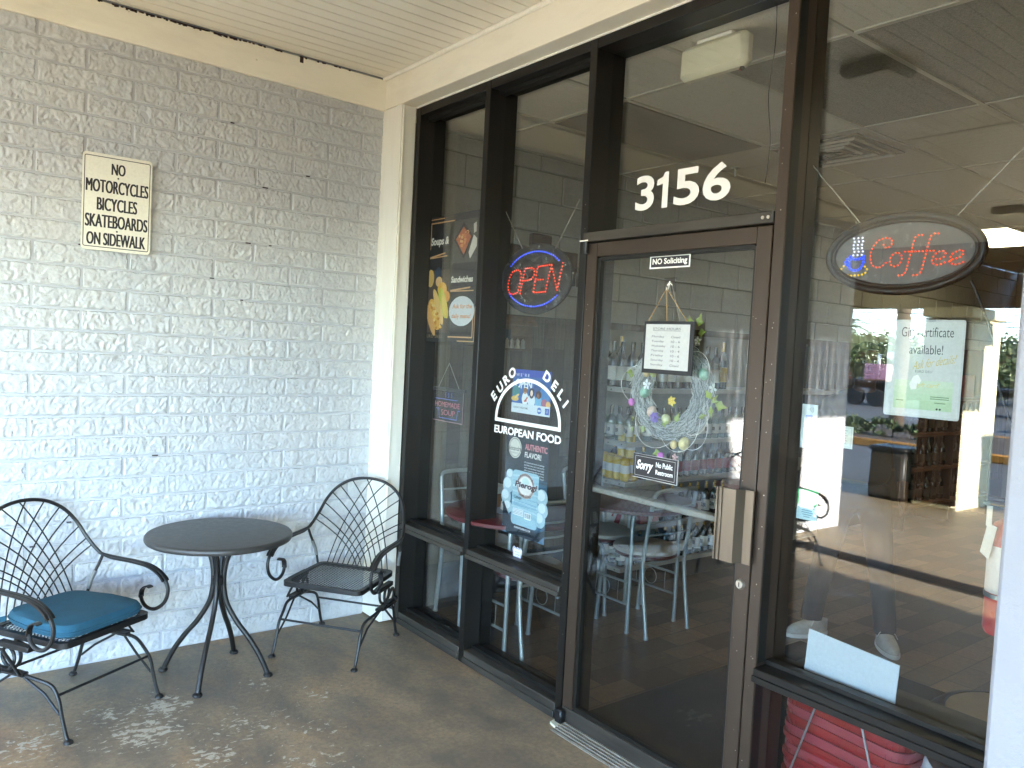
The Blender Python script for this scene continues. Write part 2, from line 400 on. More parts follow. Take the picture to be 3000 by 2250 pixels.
class Art:      # flat printed thing made of thin stacked layers; a,b in 0..1 from the top left corner
    def __init__(s, fn, u0, u1, v0, v1, th=.002, bg='ffffff', corner=0.0, rough=.5):
        s.fn = fn; s.u0, s.u1, s.v0, s.v1 = u0, u1, v0, v1; s.mb = MB(); s.mats = []; s.rough = rough; s.lay = th; s.n = 0
        if bg is not None:
            if corner:
                P = []
                for cx, cy_, a0 in ((u1 - corner, v1 - corner, 0), (u0 + corner, v1 - corner, 90), (u0 + corner, v0 + corner, 180), (u1 - corner, v0 + corner, 270)):
                    P += [(cx + corner * cos(R(a0 + t)), cy_ + corner * sin(R(a0 + t))) for t in (0, 30, 60, 90)]
                s.mb.prism(P, fn, 0, th, s.m(bg))
            else: s.mb.prism([(u0, v0), (u1, v0), (u1, v1), (u0, v1)], fn, 0, th, s.m(bg))
    def m(s, c):
        mm = M[c] if c in M else (c if not isinstance(c, str) else flat(c, s.rough))
        if mm not in s.mats: s.mats.append(mm)
        return s.mats.index(mm)
    def uv(s, a, b): return (s.u0 + (s.u1 - s.u0) * a, s.v1 - (s.v1 - s.v0) * b)
    def poly(s, pts, c, l=1):
        s.n += 1; w_ = s.lay + l * .0003 + s.n * 3e-6; P = [s.uv(*p) for p in pts]
        A = sum(P[i][0] * P[(i + 1) % len(P)][1] - P[(i + 1) % len(P)][0] * P[i][1] for i in range(len(P)))
        if A < 0: P = P[::-1]
        s.mb.add([s.fn(u, v, w_) for u, v in P], [tuple(range(len(P)))], s.m(c)); return s
    def rect(s, a0, b0, a1, b1, c, l=1): return s.poly([(a0, b0), (a1, b0), (a1, b1), (a0, b1)], c, l)
    def ell(s, a, b, ra, rb, c, l=1, n=28, rot=0, t0=0, t1=360):
        P = [(ra * cos(R(t0 + (t1 - t0) * k / n)), rb * sin(R(t0 + (t1 - t0) * k / n))) for k in range(n + (t1 - t0 < 360))]
        asp = abs((s.v1 - s.v0) / (s.u1 - s.u0)); cr, sr = cos(R(rot)), sin(R(rot))
        return s.poly([(a + x * cr - y * sr * asp, b + x * sr / asp + y * cr) for x, y in P], c, l)
    def ring(s, a, b, ra, rb, t, c, l=1, n=32, t0=0, t1=360):
        asp = abs((s.v1 - s.v0) / (s.u1 - s.u0))
        for k in range(n):
            x, y = R(t0 + (t1 - t0) * k / n), R(t0 + (t1 - t0) * (k + 1) / n)
            s.poly([(a + ra * cos(x), b + rb * sin(x)), (a + ra * cos(y), b + rb * sin(y)), (a + (ra - t) * cos(y), b + (rb - t / asp) * sin(y)), (a + (ra - t) * cos(x), b + (rb - t / asp) * sin(x))], c, l)
        return s
    def text(s, t, a0, b0, a1, b1, c, bold=0.0, shear=0.0, l=2, space=1.0, tilt=0.0):
        vs, fs, _ = glyphs(t, bold, shear, space); s.n += 1; w_ = s.lay + l * .0003 + s.n * 3e-6
        P = [s.uv(a0 + (a1 - a0) * x, b1 + (b0 - b1) * y + tilt * (x - .5)) for x, y in vs]
        s.mb.add([s.fn(u, v, w_) for u, v in P], fs, s.m(c)); return s
    def line(s, pts, t, c, l=1):
        asp = abs((s.v1 - s.v0) / (s.u1 - s.u0))
        for (a, b), (p, q) in zip(pts, pts[1:]):
            dx, dy = p - a, (q - b) * asp; L = sqrt(dx * dx + dy * dy) or 1; nx, ny = -dy / L * t / 2, dx / L * t / 2 / asp
            s.poly([(a + nx, b + ny), (p + nx, q + ny), (p - nx, q - ny), (a - nx, b - ny)], c, l)
        return s
    def done(s, name, label, cat, group=None, parent=None):
        if parent is not None: return s.mb.build(name, s.mats, parent)
        org = s.fn((s.u0 + s.u1) / 2, s.v0, 0)
        return tag(s.mb.build(name, s.mats, org=org), label, cat, group)

# ================================================================== SETTING
C = .1016; D_ = .0986; GX = .097                        # block course, post projection, glass plane
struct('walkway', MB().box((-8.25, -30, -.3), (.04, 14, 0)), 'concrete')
struct('parking_lot', MB().box((-400, -300, -.6), (-8.40, 300, -.13)), 'asphalt')
struct('curb', MB().box((-8.40, -30, -.5), (-8.25, 14, -.004), bev=.02), 'yellow_paint')
struct('post_shadow_stripe', MB().add([(-4.10, 0, .004), (-3.86, 0, .004), (-3.66, -5.4, .004), (-3.90, -5.4, .004)], [(0, 1, 2, 3)]), 'painted_shadow')  # painted shadow of the slim porch post, laid on the walkway
struct('interior_floor', MB().box((.04, -9, -.2), (9.2, .0, 0)), 'tiles')

def brick_wall():
    mb = MB(); x_end = -5.1
    for k in range(30):
        z0 = k * C + .0025; z1 = (k + 1) * C - .0025
        off = D_ + .1313 + (0 if k % 2 else .2032) - .4064
        j = 0
        while True:
            xr = -off - j * .4064; xl = xr - .4064; j += 1
            if xr <= x_end: break
            a = max(xl + .003, x_end + random.uniform(-.006, .006)); b = min(xr - .003, -D_ + .008)
            if b - a < .03: continue
            near = a > -2.75
            st = .0055 if near else .03
            nx = max(3, int((b - a) / st)); nz = max(3, int((z1 - z0) / (st if near else .03)))
            pr = .002 * random.uniform(-1, 1); vs = []; fs = []; sd = random.uniform(0, 50)
            for iz in range(nz + 1):
                for ix in range(nx + 1):
                    x = a + (b - a) * ix / nx; z = z0 + (z1 - z0) * iz / nz
                    e = min(x - a, b - x, z - z0, z1 - z) / .0038; e = max(0, min(1, e)); e = e * (2 - e)
                    h = 0
                    if near:
                        q = Vector((x * 62 + sd, k * 3.1, z * 46)); n1 = noise.noise(q + Vector((noise.noise(q * .6), 0, noise.noise(q * .6 + Vector((7, 3, 1)))))*1.1)
                        h = .0052 * (1 - abs(n1) * 2.2) + .0035 * noise.noise(q * .45) - .0025
                    vs.append((x, -(e * (.0085 + pr + h) - .001 * (1 - e)), z))
            for iz in range(nz):
                for ix in range(nx):
                    p = iz * (nx + 1) + ix; fs.append((p, p + 1, p + nx + 2, p + nx + 1))
            mb.add(vs, fs, 0)
    r = thing('brick_wall', 'grey painted split-face block wall behind the patio table and chairs', 'wall', (-2.5, 0, 0))
    mb.build('block_face', 'block', r, sharp=1.2)
    MB().box((x_end, -.0035, 0), (-D_, .2, 3.2)).build('mortar_bed', 'mortar', r)
    g = MB()
    for _ in range(16):
        x = random.uniform(-2.2, -.2); z = random.choice(range(2, 28)) * C; L = random.uniform(.01, .03)
        g.box((x, -.013, z - .003), (x + L, -.006, z + .002))
    g.build('mortar_gap', 'rot', r)
    return r
brick_wall()
single('store_body', MB().box((-5.1, .2, 0), (9.2, 12, 3.9)), 'cream_stucco', 'pale stucco neighbouring shop body behind the grey block wall', 'building')

# painted beam on top of the blocks (it dips a little towards the corner), rotten joint and header over the shop front
t = thing('wall_beam', 'cream painted wood beam capping the block wall under the soffit', 'beam', (-2.5, 0, 3.02))
mb = MB(); n = 40; vs = []
for i in range(n + 1):
    x = -5.1 + (5.1 - D_) * i / n; zb = 3.062 - .07 * (x + 5.1) / 5.0 + random.uniform(-.0015, .0015)
    vs += [(x, -.028, zb), (x, -.028, 3.166), (x, .19, 3.166), (x, .19, zb)]
fs = [(4 * i + k, 4 * i + 4 + k, 4 * i + 4 + (k + 1) % 4, 4 * i + (k + 1) % 4) for i in range(n) for k in range(4)]
mb.add([(a, b, c) for a, b, c in vs], [f[::-1] for f in fs]); mb.build('beam_board', 'cream_beam', t)
mb = MB()
for i in range(150):
    x = -1.75 + 1.5 * i / 150; hgt = max(0, .007 * (1 - abs((x + 1.25) / .7)) + random.uniform(-.005, .005))
    if i in (112, 113): hgt = .030
    if hgt > .002: mb.box((x, -.0295, 3.1665 - hgt), (x + .0103, -.02, 3.1665 + .004))
mb.build('rotten_edge', 'rot', t)
h = thing('header_beam', 'long cream painted header beam above the dark shop front', 'beam', (0, -2.5, 3.0))
MB().box((-D_, -6, 2.996), (.12, .19, 3.3), bev=.004).build('beam_board', 'cream_beam', h)
MB().box((-D_ - .004, -6, 2.996), (-D_, .0, 3.009)).build('bottom_bead', 'cream_beam', h)
MB().box((-.006, -3.6, 2.988), (.0, -.22, 2.9955)).build('caulk_strip', 'white_vinyl', h)
MB().tube([(-D_ - .012, -6, 3.172), (-D_ - .012, -.028, 3.172)], .013, 8).build('trim', 'cream', h)
p = thing('corner_post', 'cream painted corner post between block wall and shop window', 'post', (-.05, -.11, 0))
MB().box((-D_, -.2201, .012), (-.001, .02, 2.9955), bev=.003).build('post_board', 'cream', p)
MB().box((-D_ + .012, -.226, .02), (-D_ + .02, -.2195, 2.994)).build('board_edge', 'cream', p)

# porch soffit: grooved vinyl boards, two directions; roof and fascia beyond
def soffit():
    r = thing('porch_soffit', 'cream grooved vinyl soffit over the walkway', 'ceiling', (-3, -2, 3.18))
    r['kind'] = 'structure'
    mb = MB()
    def boards(x0, x1, y0, y1, alongx):
        a, b = (y0, y1) if alongx else (x0, x1); q = a; pw = .088
        while q < b - 1e-6:
            e = min(q + pw, b)
            if alongx: mb.add([(x0, q + .008, 3.18), (x1, q + .008, 3.18), (x1, e, 3.18), (x0, e, 3.18), (x0, q, 3.20), (x1, q, 3.20)], [(3, 2, 1, 0), (0, 1, 5, 4)])
            else: mb.add([(q + .008, y0, 3.18), (q + .008, y1, 3.18), (e, y1, 3.18), (e, y0, 3.18), (q, y0, 3.20), (q, y1, 3.20)], [(0, 1, 2, 3), (4, 5, 1, 0)])
            q = e
    boards(-2.8, -D_, -5.6, -.02, True); boards(-7.6, -2.8, -5.6, 0, False); boards(-7.6, -5.1, 0, 6, False)
    mb.build('soffit_board', 'soffit', r)
    MB().box((-2.83, -5.6, 3.172), (-2.80, -.02, 3.19)).box((-2.83, -1.65, 3.172), (-7.6, -1.62, 3.19)).build('joint_strip', 'soffit', r)
    MB().box((-7.35, -5.6, 3.205), (.1, 0, 3.5)).box((-7.6, -2.0, 3.205), (-7.351, 6, 3.5)).box((-7.351, .0, 3.205), (-5.1, 6, 3.5)).build('roof_deck', 'wood_dark', r)
    return r
soffit()
def fascia(name, x0, y0, x1, y1, label):
    t = thing(name, label, 'fascia', ((x0 + x1) / 2, (y0 + y1) / 2, 2.4)); L = sqrt((x1 - x0) ** 2 + (y1 - y0) ** 2); k = int(L / .12)
    d = Vector((x1 - x0, y1 - y0, 0)) / k; nrm = Vector((-d.y, d.x, 0)).normalized(); mb = MB()
    for i in range(k):
        a = Vector((x0, y0, 0)) + d * i; b = a + d * .93; o = nrm * (.02 + .012 * (i % 2))
        mb.add([a + o + Vector((0, 0, 2.4)), b + o + Vector((0, 0, 2.4)), b + o + Vector((0, 0, 3.5)), a + o + Vector((0, 0, 3.5)), a - o + Vector((0, 0, 2.4)), b - o + Vector((0, 0, 2.4)), b - o + Vector((0, 0, 3.5)), a - o + Vector((0, 0, 3.5))],
               [(0, 3, 2, 1), (4, 5, 6, 7), (0, 1, 5, 4), (1, 2, 6, 5), (2, 3, 7, 6), (3, 0, 4, 7)])
    mb.build('siding', pmat('brown_siding', '6a4a2a', .65, 0, .35, 3, .2, 40, (5, 5, .5)), t)
fascia('fascia', -7.65, -2.2, -7.65, 6.0, 'brown vertical board fascia along the outer edge of the porch roof')
fascia('fascia', -7.35, -5.62, -2.2, -5.62, 'brown vertical board fascia across the open end of the porch roof')
# outdoor porch posts
def pillar(x0, x1, y0, y1, z1, label, m='cream_stucco'):
    t = thing('pillar', label, 'pillar', ((x0 + x1) / 2, (y0 + y1) / 2, 0))
    MB().box((x0, y0, 0), (x1, y1, z1), bev=.05).build('shaft', m, t)
    MB().box((x0 - .03, y0 - .03, z1), (x1 + .03, y1 + .03, z1 + .12), bev=.01).build('cap', m, t)
    MB().box((x0 - .012, y0 - .012, 0), (x1 + .012, y1 + .012, .05), bev=.01).build('base', m, t)
pillar(-8.19, -7.25, -.243, .26, 2.27, 'thick cream stucco pillar at the outer edge of the walkway by the litter bin')
_pl = [o for o in bpy.data.objects if o.name == 'pillar'][0]
_m = MB()
for k in range(5): _m.box((-7.249, -.236 + .099 * k, .06), (-7.232 - .006 * (k % 2), -.236 + .099 * k + .094, 2.26))
_m.build('siding_panel', 'wood_dark', _pl)
pillar(-3.74, -3.50, -5.5, -5.26, 2.27, 'slim cream post under the open end of the porch roof')
pillar(-7.86, -7.40, -7.4, -6.9, 2.27, 'cream stucco pillar standing beyond the porch roof end')
single('adjoining_store', MB().box((-2.53, -14, 0), (9.2, -5.64, 3.9)), 'cream_stucco', 'pale stucco adjoining shop jutting out beyond the porch end', 'building')
t = thing('stucco_pier', 'white rough stucco pier at the right end of the shop front', 'pier', (-.1, -3.9, 0))
mb = MB(); mb.box((-.25, -4.4, 0), (.35, -3.487, 3.0), bev=.012); mb.build('shaft', 'stucco', t)

# soffit lamps seen in the glass
for x, y, lb in ((-1.38, -2.1, 'square grey soffit lamp above the shop door'), (-5.6, -1.2, 'square grey soffit lamp out over the sunlit walkway')):
    t = thing('soffit_lamp', lb, 'lamp', (x, y, 3.18), 'square lamps in the porch soffit')
    MB().box((x - .14, y - .14, 3.12), (x + .14, y + .14, 3.179), bev=.02).build('housing', 'lens', t)
    MB().box((x - .11, y - .11, 3.105), (x + .11, y + .11, 3.119), bev=.01).build('lens', 'white_plastic', t)

# ------------------------------------------------------------------ shop front frame with its door
FY = [-.2205, -.265, -.895, -.940, -1.662, -1.707, -2.631, -2.676, -3.47]
sf = thing('storefront', 'dark bronze aluminium shop front with tall windows and a glass door', 'shop front', (.05, -1.8, 0))
def mull(y0, y1, z0=.0, z1=2.992, m='bronze'):
    MB().box((0, y0, z0), (.175, y1, z1), bev=.003).build('mullion', m, sf)
    return MB().box((.05, y0 - .004, z0 + .02), (GX - .006, y1 + .004, z1 - .05)).build('glazing_stop', 'bronze_dark', sf)
for i in (0, 2, 4, 6): mull(FY[i], FY[i + 1], m='bronze' if i < 6 else 'bronze_door')
MB().box((0, -3.50, 0), (.175, -3.455, 2.992), bev=.003).build('mullion', 'bronze', sf)
for i_ in (6,):
    MB().box((.004, FY[7] - .0015, .61), (.049, FY[7] + .0005, 2.94)).box((.004, FY[7] - .0015, .075), (.049, FY[7] + .0005, .548)).build('shade_liner', 'bronze_dark', sf)  # thin black liner: shade put into the colour of the mullion side
def rail(y0, y1, z0, z1, x0=0.001, nm='rail', m='bronze', lip=True):
    o = MB().box((x0, y0, z0), (.174, y1, z1), bev=.003)
    if lip: o.box((x0 - .008, y0, z0 + .002), (x0 + .01, y1, (z0 + z1) / 2), bev=.002)
    o.build(nm, m, sf)
    MB().box((.052, y0, z1), (GX - .006, y1, z1 + .014)).build('glazing_stop', 'bronze_dark', sf)
for a, b in ((1, 2), (3, 4)):
    y0, y1 = FY[a], FY[b]
    rail(y0, y1, .003, .072, m='bronze_worn'); rail(y0, y1, .556, .604, -.012, m='bronze_worn'); rail(y0, y1, 2.945, 2.992, lip=False)
    MB().box((.052, y0, 2.925), (GX - .006, y1, 2.945)).build('glazing_stop', 'bronze_dark', sf)
    MB().box((GX, y0, .075), (GX + .006, y1, .556)).build('glass_pane', 'glass', sf)
    MB().box((GX, y0, .605), (GX + .006, y1, 2.944)).build('glass_pane', 'glass', sf)
y0, y1 = FY[7], -3.455
rail(y0, y1, .003, .072, m='bronze_worn'); rail(y0, y1, .551, .600, -.018, nm='sill', m='bronze'); rail(y0, y1, 2.945, 2.992, lip=False)
MB().box((GX, y0, .075), (GX + .006, y1, .55)).build('glass_pane', 'glass', sf)
MB().box((GX, y0, .601), (GX + .006, y1, 2.944)).build('glass_pane', 'glass', sf)
MB().box((.174, -3.45, .56), (.30, y0 - .02, .585), bev=.004).build('inner_ledge', 'bronze_dark', sf)
# transom above the door
y0, y1 = FY[5], FY[6]
rail(y0, y1, 2.945, 2.992, lip=False)
tb = MB().box((-.006, y0 + .02, 2.122), (.174, y1, 2.163), bev=.003).build('transom_bar', 'bronze_worn', sf)
for y in (-2.59, -2.612):
    MB().lathe([(.0001, 0), (.006, .001), (.006, .004)], (-.006, y, 2.142), 10, mat=Matrix.Rotation(-pi / 2, 4, 'Y')).build('screw', 'alu', tb)
MB().box((GX, y0, 2.164), (GX + .006, y1, 2.944)).build('glass_pane', 'glass', sf)
# the door leaf
DY0, DY1 = -1.712, -2.627
dr = MB().box((0, DY0, .085), (.044, DY0 - .062, 2.115), bev=.003)
dr.box((0, DY1 + .062, .085), (.044, DY1, 2.115), bev=.003)
dr.box((.0005, DY0 - .062, 2.055), (.0435, DY1 + .062, 2.115), bev=.002)
door = dr.build('door', 'bronze_door', sf)
MB().box((0, DY0, .012), (.044, DY1, .0848), bev=.003).build('kick_rail', 'bronze_worn', door)
st = MB(); st.box((.008, DY0 - .0621, .09), (.036, DY0 - .078, 2.05)).box((.008, DY1 + .0621, .09), (.036, DY1 + .072, 2.05)).box((.008, DY0 - .078, 2.04), (.036, DY1 + .072, 2.0549)).box((.008, DY0 - .078, .085), (.036, DY1 + .072, .10))
st.build('glazing_stop', 'bronze_dark', door)
MB().box((.020, DY0 - .07, .09), (.026, DY1 + .066, 2.05)).build('glass_pane', 'glass', door)
hd = MB(); HY = -2.535
hd.prism([(2.512, .002), (2.588, .002), (2.604, .034), (2.638, .034), (2.638, .040), (2.598, .040), (2.582, .010), (2.512, .010)], lambda u, v, w_: (v - .056, -u, w_), .945, 1.202)
hd.box((-.062, -2.517, .945), (-.052, -2.511, 1.202), bev=.001).box((-.060, -2.534, .945), (-.053, -2.528, 1.202), bev=.001)
hd.box((-.02, HY - .06, .97), (.002, HY - .04, 1.0)).box((-.02, HY - .06, 1.15), (.002, HY - .04, 1.18))
hd.build('pull_handle', 'handle', door)
pb = MB().box((.045, DY0 - .03, 1.045), (.085, DY1 + .03, 1.072), bev=.006); pb.build('push_bar', pmat('push_bar_grey', '8d8b84', .45, .3), door)
lk = MB().lathe([(.0001, .0), (.018, .0), (.018, .006), (.013, .012), (.0001, .012)], (0, -2.594, .866), 20, mat=Matrix.Rotation(-pi / 2, 4, 'Y')); lk.box((-.0135, -2.5955, .858), (-.012, -2.5925, .874), 1)
lk.build('lock_cylinder', ['alu', 'black'], door)
hg = MB().lathe([(.0001, 0), (.013, 0), (.013, .05), (.0001, .05)], (-.012, -1.716, 2.07), 12); hg.tube([(-.028, -1.695, 2.124), (-.03, -1.715, 2.123), (-.02, -1.735, 2.126)], .003, 6, mi=1)
hg.build('hinge', ['black', 'white_vinyl'], door)
MB().box((-.034, -1.70, .014), (.0, -1.742, .075), bev=.006).build('bottom_pivot', 'black', door)
scr = bpy.data.meshes.new('screw')
_m = MB().lathe([(.0001, 0), (.0026, .0005), (.002, .001)], (0, 0, 0), 8, mat=Matrix.Rotation(-pi / 2, 4, 'Y')); scr.from_pydata(_m.v, [], _m.f); scr.materials.append(M['alu'])
def screws(n, ys, parent, z0, z1):
    for i in range(n):
        o = bpy.data.objects.new('screw', scr); col.objects.link(o); o.parent = parent
        y = random.choice(ys) + random.uniform(-.01, .01); o.location = Vector((-.0002, y, random.uniform(z0, z1))) - sf.location; o.scale = (1,) + (random.uniform(.35, .85),) * 2
screws(30, [-1.735, -1.75, -2.60, -2.61, -2.58], door, .15, 2.05); screws(40, [-.917, -1.685, -2.654, -2.654, -2.65], sf, .1, 2.9)
th = MB()
for i in range(5): th.box((-.075 + i * .016, -1.735, .001), (-.065 + i * .016, FY[6], .006 + .0035 * i), bev=.001)
th.box((-.08, -1.735, .0005), (.12, FY[6], .004)); th.build('threshold', pmat('dull_threshold', '8d877c', .6, .3, .25, 20), sf)
pl = MB(); pl.prism([(1.68, 0), (1.75, 0), (1.735, .05), (1.69, .04)], lambda u, v, w_: (-.005 - v, -u, w_), .001, .012); pl.build('pivot_plate', 'white_plastic', sf)

# ------------------------------------------------------------------ shop interior shell
iw = thing('interior_block_wall', 'pale painted block wall with plank panelling along the left of the shop', 'wall', (4, -.05, 0))
mb = MB()
for k in range(15):
    z0 = .0 + k * .2032; off = 0 if k % 2 else .2032; x = .06 - off
    while x < 9.2:
        a, b = max(.06, x) + .004, min(9.2, x + .4064) - .004
        if b > a and z0 > 1.6: mb.box((a, -.062, z0 + .004), (b, -.05, min(z0 + .199, 2.95)), bev=.006)
        x += .4064
mb.build('block_face', 'block_in', iw)
MB().box((.06, -.05, 0), (9.2, .0, 2.96)).build('mortar_bed', pmat('interior_mortar', '7d7d76', .8), iw)
MB().box((.06, -.072, .26), (9.2, -.0621, 1.87)).build('plank_panel', 'planks', iw)
MB().box((.06, -.076, 0.0), (9.2, -.0505, .26)).build('base_board', pmat('dark_base', '2a2c30', .6), iw)
t = thing('furring_column', 'pale boxed column with plank facing just inside the left window', 'column', (.16, -.15, 0))
MB().box((.118, -.2, 1.66), (.213, -.0625, 2.95), bev=.003).build('upper_face', pmat('chalky_paint', 'a9a99c', .8), t)
MB().box((.118, -.202, .27), (.215, -.0725, 1.6595), bev=.002).build('plank_face', 'planks_light', t)
MB().box((.118, -.198, 0), (.213, -.0765, .2695)).build('base_board', pmat('grey_base', '54565a', .7), t)
single('interior_back_wall', MB().box((9.2, -9, 0), (9.3, 0, 2.96)), 'wall_white', 'plain off-white wall at the far end of the shop', 'wall')
single('interior_side_wall', MB().box((.04, -9.1, 0), (9.2, -9, 2.96)), 'wall_white', 'plain off-white side wall on the right of the shop', 'wall')
single('interior_front_wall', MB().box((.18, -9, 0), (.30, -3.5, 2.96)), 'wall_white', 'plain off-white wall piece beside the shop window', 'wall')
MB_ = MB().box((-2.0, -14, 3.5), (9.4, .2, 3.6)); single('shop_roof', MB_, 'wood_dark', 'flat dark roof over the shop', 'roof')
ic = thing('interior_ceiling', 'suspended tile ceiling of the shop with metal grid', 'ceiling', (4, -4, 2.95)); ic['kind'] = 'structure'
mb = MB(); mk = MB(); gd = MB()
XL = [.6 + 1.22 * k for k in range(-1, 8)]; YL = [-.69 - .61 * k for k in range(-1, 15)]
for i in range(len(XL) - 1):
    for j in range(len(YL) - 1):
        a, b = max(.1, XL[i]), min(9.2, XL[i + 1]); y1_, y0_ = min(-.05, YL[j]), max(-9, YL[j + 1])
        if a >= b or y0_ >= y1_: continue
        if (i, j) in ((1, 1),): continue                                      # unlit panel
        tgt = mk if (i, j) in ((1, 3), (1, 4)) else mb
        tgt.box((a, y0_, 2.955), (b, y1_, 2.965))
mb.build('ceiling_tile', 'ceil', ic); mk.build('stained_tile', 'ceil_dark', ic)
for x in XL:
    if x > .1: gd.box((x - .012, -9, 2.948), (x + .012, -.05, 2.956))
for y in YL:
    if -9 < y < -.06: gd.box((.1, y - .012, 2.9475), (9.2, y + .012, 2.9555))
gd.build('grid', 'tbar', ic)
def ctile(i, j): return XL[i] + .012, XL[i + 1] - .012, YL[j + 1] + .012, YL[j] - .012
def troffer(i, j, name, label, m, grp=None):
    a, b, c, d = ctile(i, j); t = thing(name, label, 'ceiling light', ((a + b) / 2, (c + d) / 2, 2.95), grp)
    MB().box((a, c, 2.956), (b, d, 3.05)).build('housing', 'tbar', t); MB().box((a + .01, c + .01, 2.945), (b - .01, d - .01, 2.9555)).build('lens', m, t)
troffer(1, 1, 'ceiling_light', 'unlit dark grey fluorescent panel in the shop ceiling above the door', 'lens')
troffer(5, 1, 'ceiling_light', 'lit fluorescent ceiling panel glowing yellow beside the oval sign', 'troffer')
troffer(5, 6, 'ceiling_light', 'added unseen fill light panel deep in the shop', 'troffer')  # this and the next panel are out of view, added to light the interior
troffer(2, 5, 'ceiling_light', 'added unseen fill light panel in the middle of the shop', 'troffer')
troffer(1, 9, 'ceiling_light', 'added unseen fill light panel near the front wall of the shop', 'troffer')  # last two panels: extra fill out of sight, added to brighten the ceiling
troffer(2, 9, 'ceiling_light', 'added unseen fill light panel at the right side of the shop', 'troffer')
vt = thing('air_vent', 'square louvred air vent in the shop ceiling', 'vent', (2.15, -1.57, 2.95))
MB().box((1.87, -1.85, 2.938), (2.43, -1.29, 2.9474), bev=.003).build('frame', 'lens', vt)
mb = MB()
for k, r_ in enumerate((.24, .17, .10, .04)):
    z = 2.930 + .002 * k
    P = [(2.15 - r_, -1.57 - r_, z), (2.15 + r_, -1.57 - r_, z), (2.15 + r_, -1.57 + r_, z), (2.15 - r_, -1.57 + r_, z)]; mb.tube(P, .011, 4, True)
mb.build('louvre', 'tbar', vt)
sp = MB().lathe([(.0001, 0), (.008, 0), (.008, .02), (.012, .03), (.01, .05), (.03, .055), (.03, .06)], (2.15, -.83, 2.888), 12); single('sprinkler', sp, 'steel', 'small metal fire sprinkler head under the shop ceiling', 'sprinkler')
em = thing('emergency_light', 'white boxy wireless unit hanging from the shop ceiling above the door', 'ceiling device', (.27, -2.12, 2.95))
MB().box((.22, -2.30, 2.795), (.29, -1.965, 2.935), bev=.022).build('case', 'white_plastic', em)
MB().box((.235, -2.22, 2.935), (.275, -2.05, 2.947)).build('bracket', 'white_vinyl', em)
mb = MB().ball((.25, -2.27, 2.79), .01, 8, 6); mb.ball((.262, -2.252, 2.792), .005, 6, 4, 1); mb.build('indicator', ['black', flat('d02020')], em)
wr = MB().tube(spline([(.15, -2.48, 2.95), (.15, -2.485, 2.8), (.15, -2.47, 2.62), (.15, -2.49, 2.45), (.15, -2.48, 2.3)], 6), .002, 5); single('hanging_wire', wr, 'black', 'thin dark wire hanging down behind the transom glass', 'wire')

